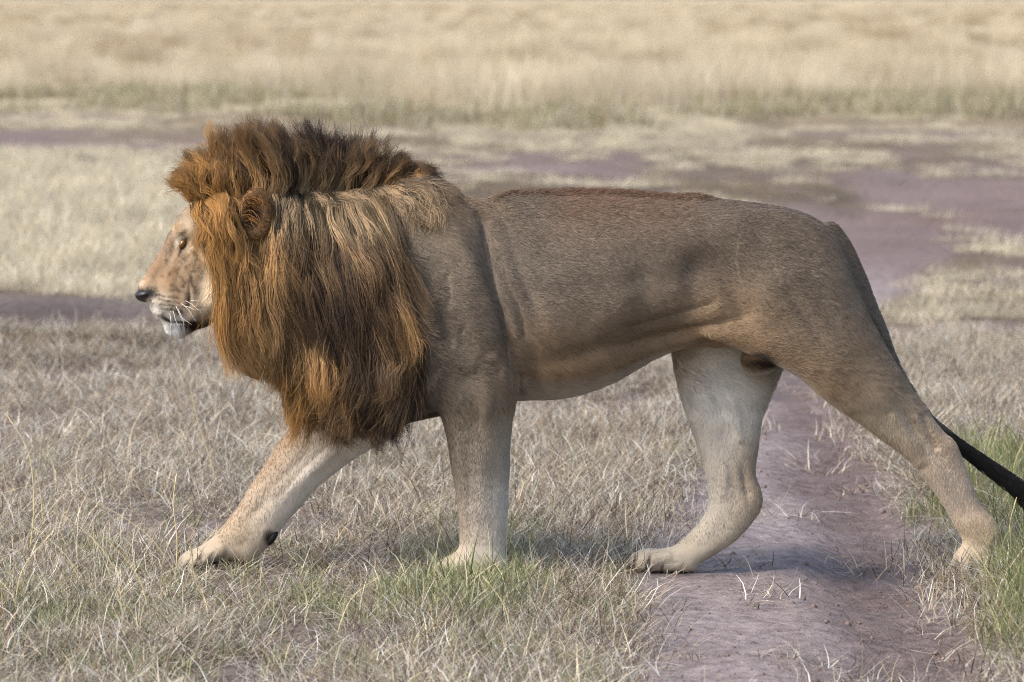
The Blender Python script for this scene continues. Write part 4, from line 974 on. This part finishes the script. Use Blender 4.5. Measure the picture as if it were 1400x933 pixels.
# tail tuft
n_ = 5000; k0 = (len(TAIL) - 1 - (24 * rng.random(n_) ** 1.5)).astype(int); s = np.linspace(0, 1, 8)
ax = np.array([TAIL[min(k + 1, len(TAIL) - 1), :3] - TAIL[min(k, len(TAIL) - 2), :3] for k in range(len(TAIL))]); ax /= np.linalg.norm(ax, axis=1, keepdims=True)
rd = rng.normal(0, 1, (n_, 3)); rd -= (rd * ax[k0]).sum(1, keepdims=True) * ax[k0]; rd /= np.linalg.norm(rd, axis=1, keepdims=True)
Lt = rng.uniform(.05, .13, n_)
P = TAIL[k0, :3][:, None] + rd[:, None] * (TAIL[k0, 3] * .8)[:, None, None] + ax[k0][:, None] * (s[None] * Lt[:, None])[..., None] + rd[:, None] * (np.sin(s * 2.4)[None] * .020 * (rng.uniform(.1, 1.2, n_) * np.interp(k0, [len(TAIL) - 24, len(TAIL) - 8], [.3, 1]))[:, None])[..., None]
P[..., 2] -= (s ** 2 * .02)[None]
hair_obj('tail_tuft', P, np.tile(np.interp(s, [0, 1], [.0007, .0002]), (n_, 1)), np.broadcast_to(lin(30, 27, 26), (n_, 8, 3)) * rng.uniform(.6, 1.5, n_)[:, None, None], hair_mat, lion)

# ------------------------------------------------------------------ small parts
black_skin = plain_mat('nose_skin', lin(26, 22, 22), .42, .5)
eye_mat = plain_mat('eye_ball', lin(104, 70, 30), .05, .8)
claw_mat = plain_mat('claw_horn', lin(40, 34, 30), .35, .5)
pad_mat = plain_mat('paw_pad', lin(28, 25, 25), .8, .3)
whisker_mat = plain_mat('whisker_hair', lin(235, 232, 224), .4, .4)
def ellipsoid(name, c, r, mat, rot=(0, 0, 0), nu=20, nv=14, warp=None):
    U_, W_ = np.meshgrid(np.linspace(0, 2 * math.pi, nu, endpoint=False), np.linspace(.02, math.pi - .02, nv), indexing='ij')
    P = np.stack([np.sin(W_) * np.cos(U_), np.sin(W_) * np.sin(U_), np.cos(W_)], -1)
    if warp is not None: P = warp(P)
    P = P * np.array(r)
    idx = np.arange(nu * nv).reshape(nu, nv); nx_ = np.roll(idx, -1, 0)
    Fq = np.stack([idx[:, :-1], idx[:, 1:], nx_[:, 1:], nx_[:, :-1]], -1).reshape(-1, 4)
    o = mesh_obj(name, P.reshape(-1, 3), Fq, mat, lion); o.location = c; o.rotation_euler = rot
    return o
X, Y, Z = pt(201, 402, 0)
def nosewarp(P):
    P = P.copy(); z = P[..., 2]
    P[..., 1] *= np.where(z < 0, 1 + .65 * z, 1); P[..., 0] = np.where(P[..., 0] > 0, P[..., 0], P[..., 0] * (1 + .15 * z)); return P
ellipsoid('nose', (X - .002, 0, Z - .002), (.033, .045, .022), black_skin, (0, math.radians(-14), 0), warp=nosewarp)
for s_ in (-1, 1):
    X, Y, Z = pt(251, 333.5, -.075)
    e = ellipsoid('eye', (X - .004, s_ * .066, Z), (.015, .011, .0095), eye_mat, (0, math.radians(-56), 0))
def tube(name, pts, rad, mat, nseg=5):
    pts = np.asarray(pts, float); n_ = len(pts); Vt = []
    for i in range(n_):
        d_ = pts[min(i + 1, n_ - 1)] - pts[max(i - 1, 0)]; d_ /= np.linalg.norm(d_)
        a_ = np.cross(d_, [0.3, .2, .9]); a_ /= np.linalg.norm(a_); b2 = np.cross(d_, a_)
        r_ = rad[i] if hasattr(rad, '__len__') else rad * (1 - .8 * i / (n_ - 1))
        for q in range(nseg):
            an = q / nseg * 6.2832; Vt.append(pts[i] + r_ * (a_ * math.cos(an) + b2 * math.sin(an)))
    Fq = []
    for i in range(n_ - 1):
        for q in range(nseg):
            Fq.append((i * nseg + q, i * nseg + (q + 1) % nseg, (i + 1) * nseg + (q + 1) % nseg, (i + 1) * nseg + q))
    return mesh_obj(name, Vt, Fq, mat, lion)
for s_ in (-1, 1):
    for (ax_, ay_), (bx_, by_), (cx_, cy_) in [((248, 410), (262, 416), (276, 428)), ((246, 414), (258, 424), (268, 440)), ((240, 418), (247, 434), (262, 444)), ((236, 424), (240, 438), (246, 452)), ((243, 422), (251, 440), (252, 455)), ((250, 418), (266, 424), (282, 424)), ((232, 428), (234, 442), (232, 456)), ((254, 412), (270, 412), (284, 405))]:
        pts = [pt(ax_, ay_, s_ * .062), pt((ax_ + bx_) / 2, (ay_ + by_) / 2 - 1, s_ * .085), pt(bx_, by_, s_ * .105), pt(cx_, cy_, s_ * .13)]
        tube('whisker', pts, .0009, whisker_mat, 4)
def claw(px_, py_, y, ang=0.0):
    X, Y, Z = pt(px_, py_, y)
    tube('claw', [(X + .010, Y, Z + .006), (X - .002, Y, Z + .005), (X - .012, Y, Z - .002), (X - .016, Y, Z - .012)], [.0055, .005, .0034, .0006], claw_mat, 6)
for y0, (px_, py_) in ((.13, (258, 771)), (.115, (870, 768)), (-.10, (1309, 772)), (-.125, (602, 782))):
    for q in (-.75, -.25, .25, .75):
        claw(px_ + abs(q) ** 1.5 * 12 + 2, py_, y0 + q * .046)
# dew pad on the lifted wrist
X, Y, Z = pt(375, 735, .125); ellipsoid('wrist_pad', (X - .006, .122, Z), (.012, .027, .027), pad_mat, (0, .6, 0))
X, Y, Z = pt(686, 742, -.12); ellipsoid('wrist_pad', (X, -.115, Z), (.012, .018, .018), pad_mat)
for q in (-.75, -.25, .25, .75):
    X, Y, Z = pt(274 + abs(q) * 12, 777, .13 + q * .058); ellipsoid('paw_pad', (X, Y, Z - .004), (.026, .015, .014), pad_mat, nu=12, nv=8)
X, Y, Z = pt(316, 774, .13); ellipsoid('paw_pad', (X, Y, Z), (.038, .046, .018), pad_mat)
X, Y, Z = pt(930, 781, .115); ellipsoid('paw_pad', (X, Y, Z), (.034, .034, .010), pad_mat)
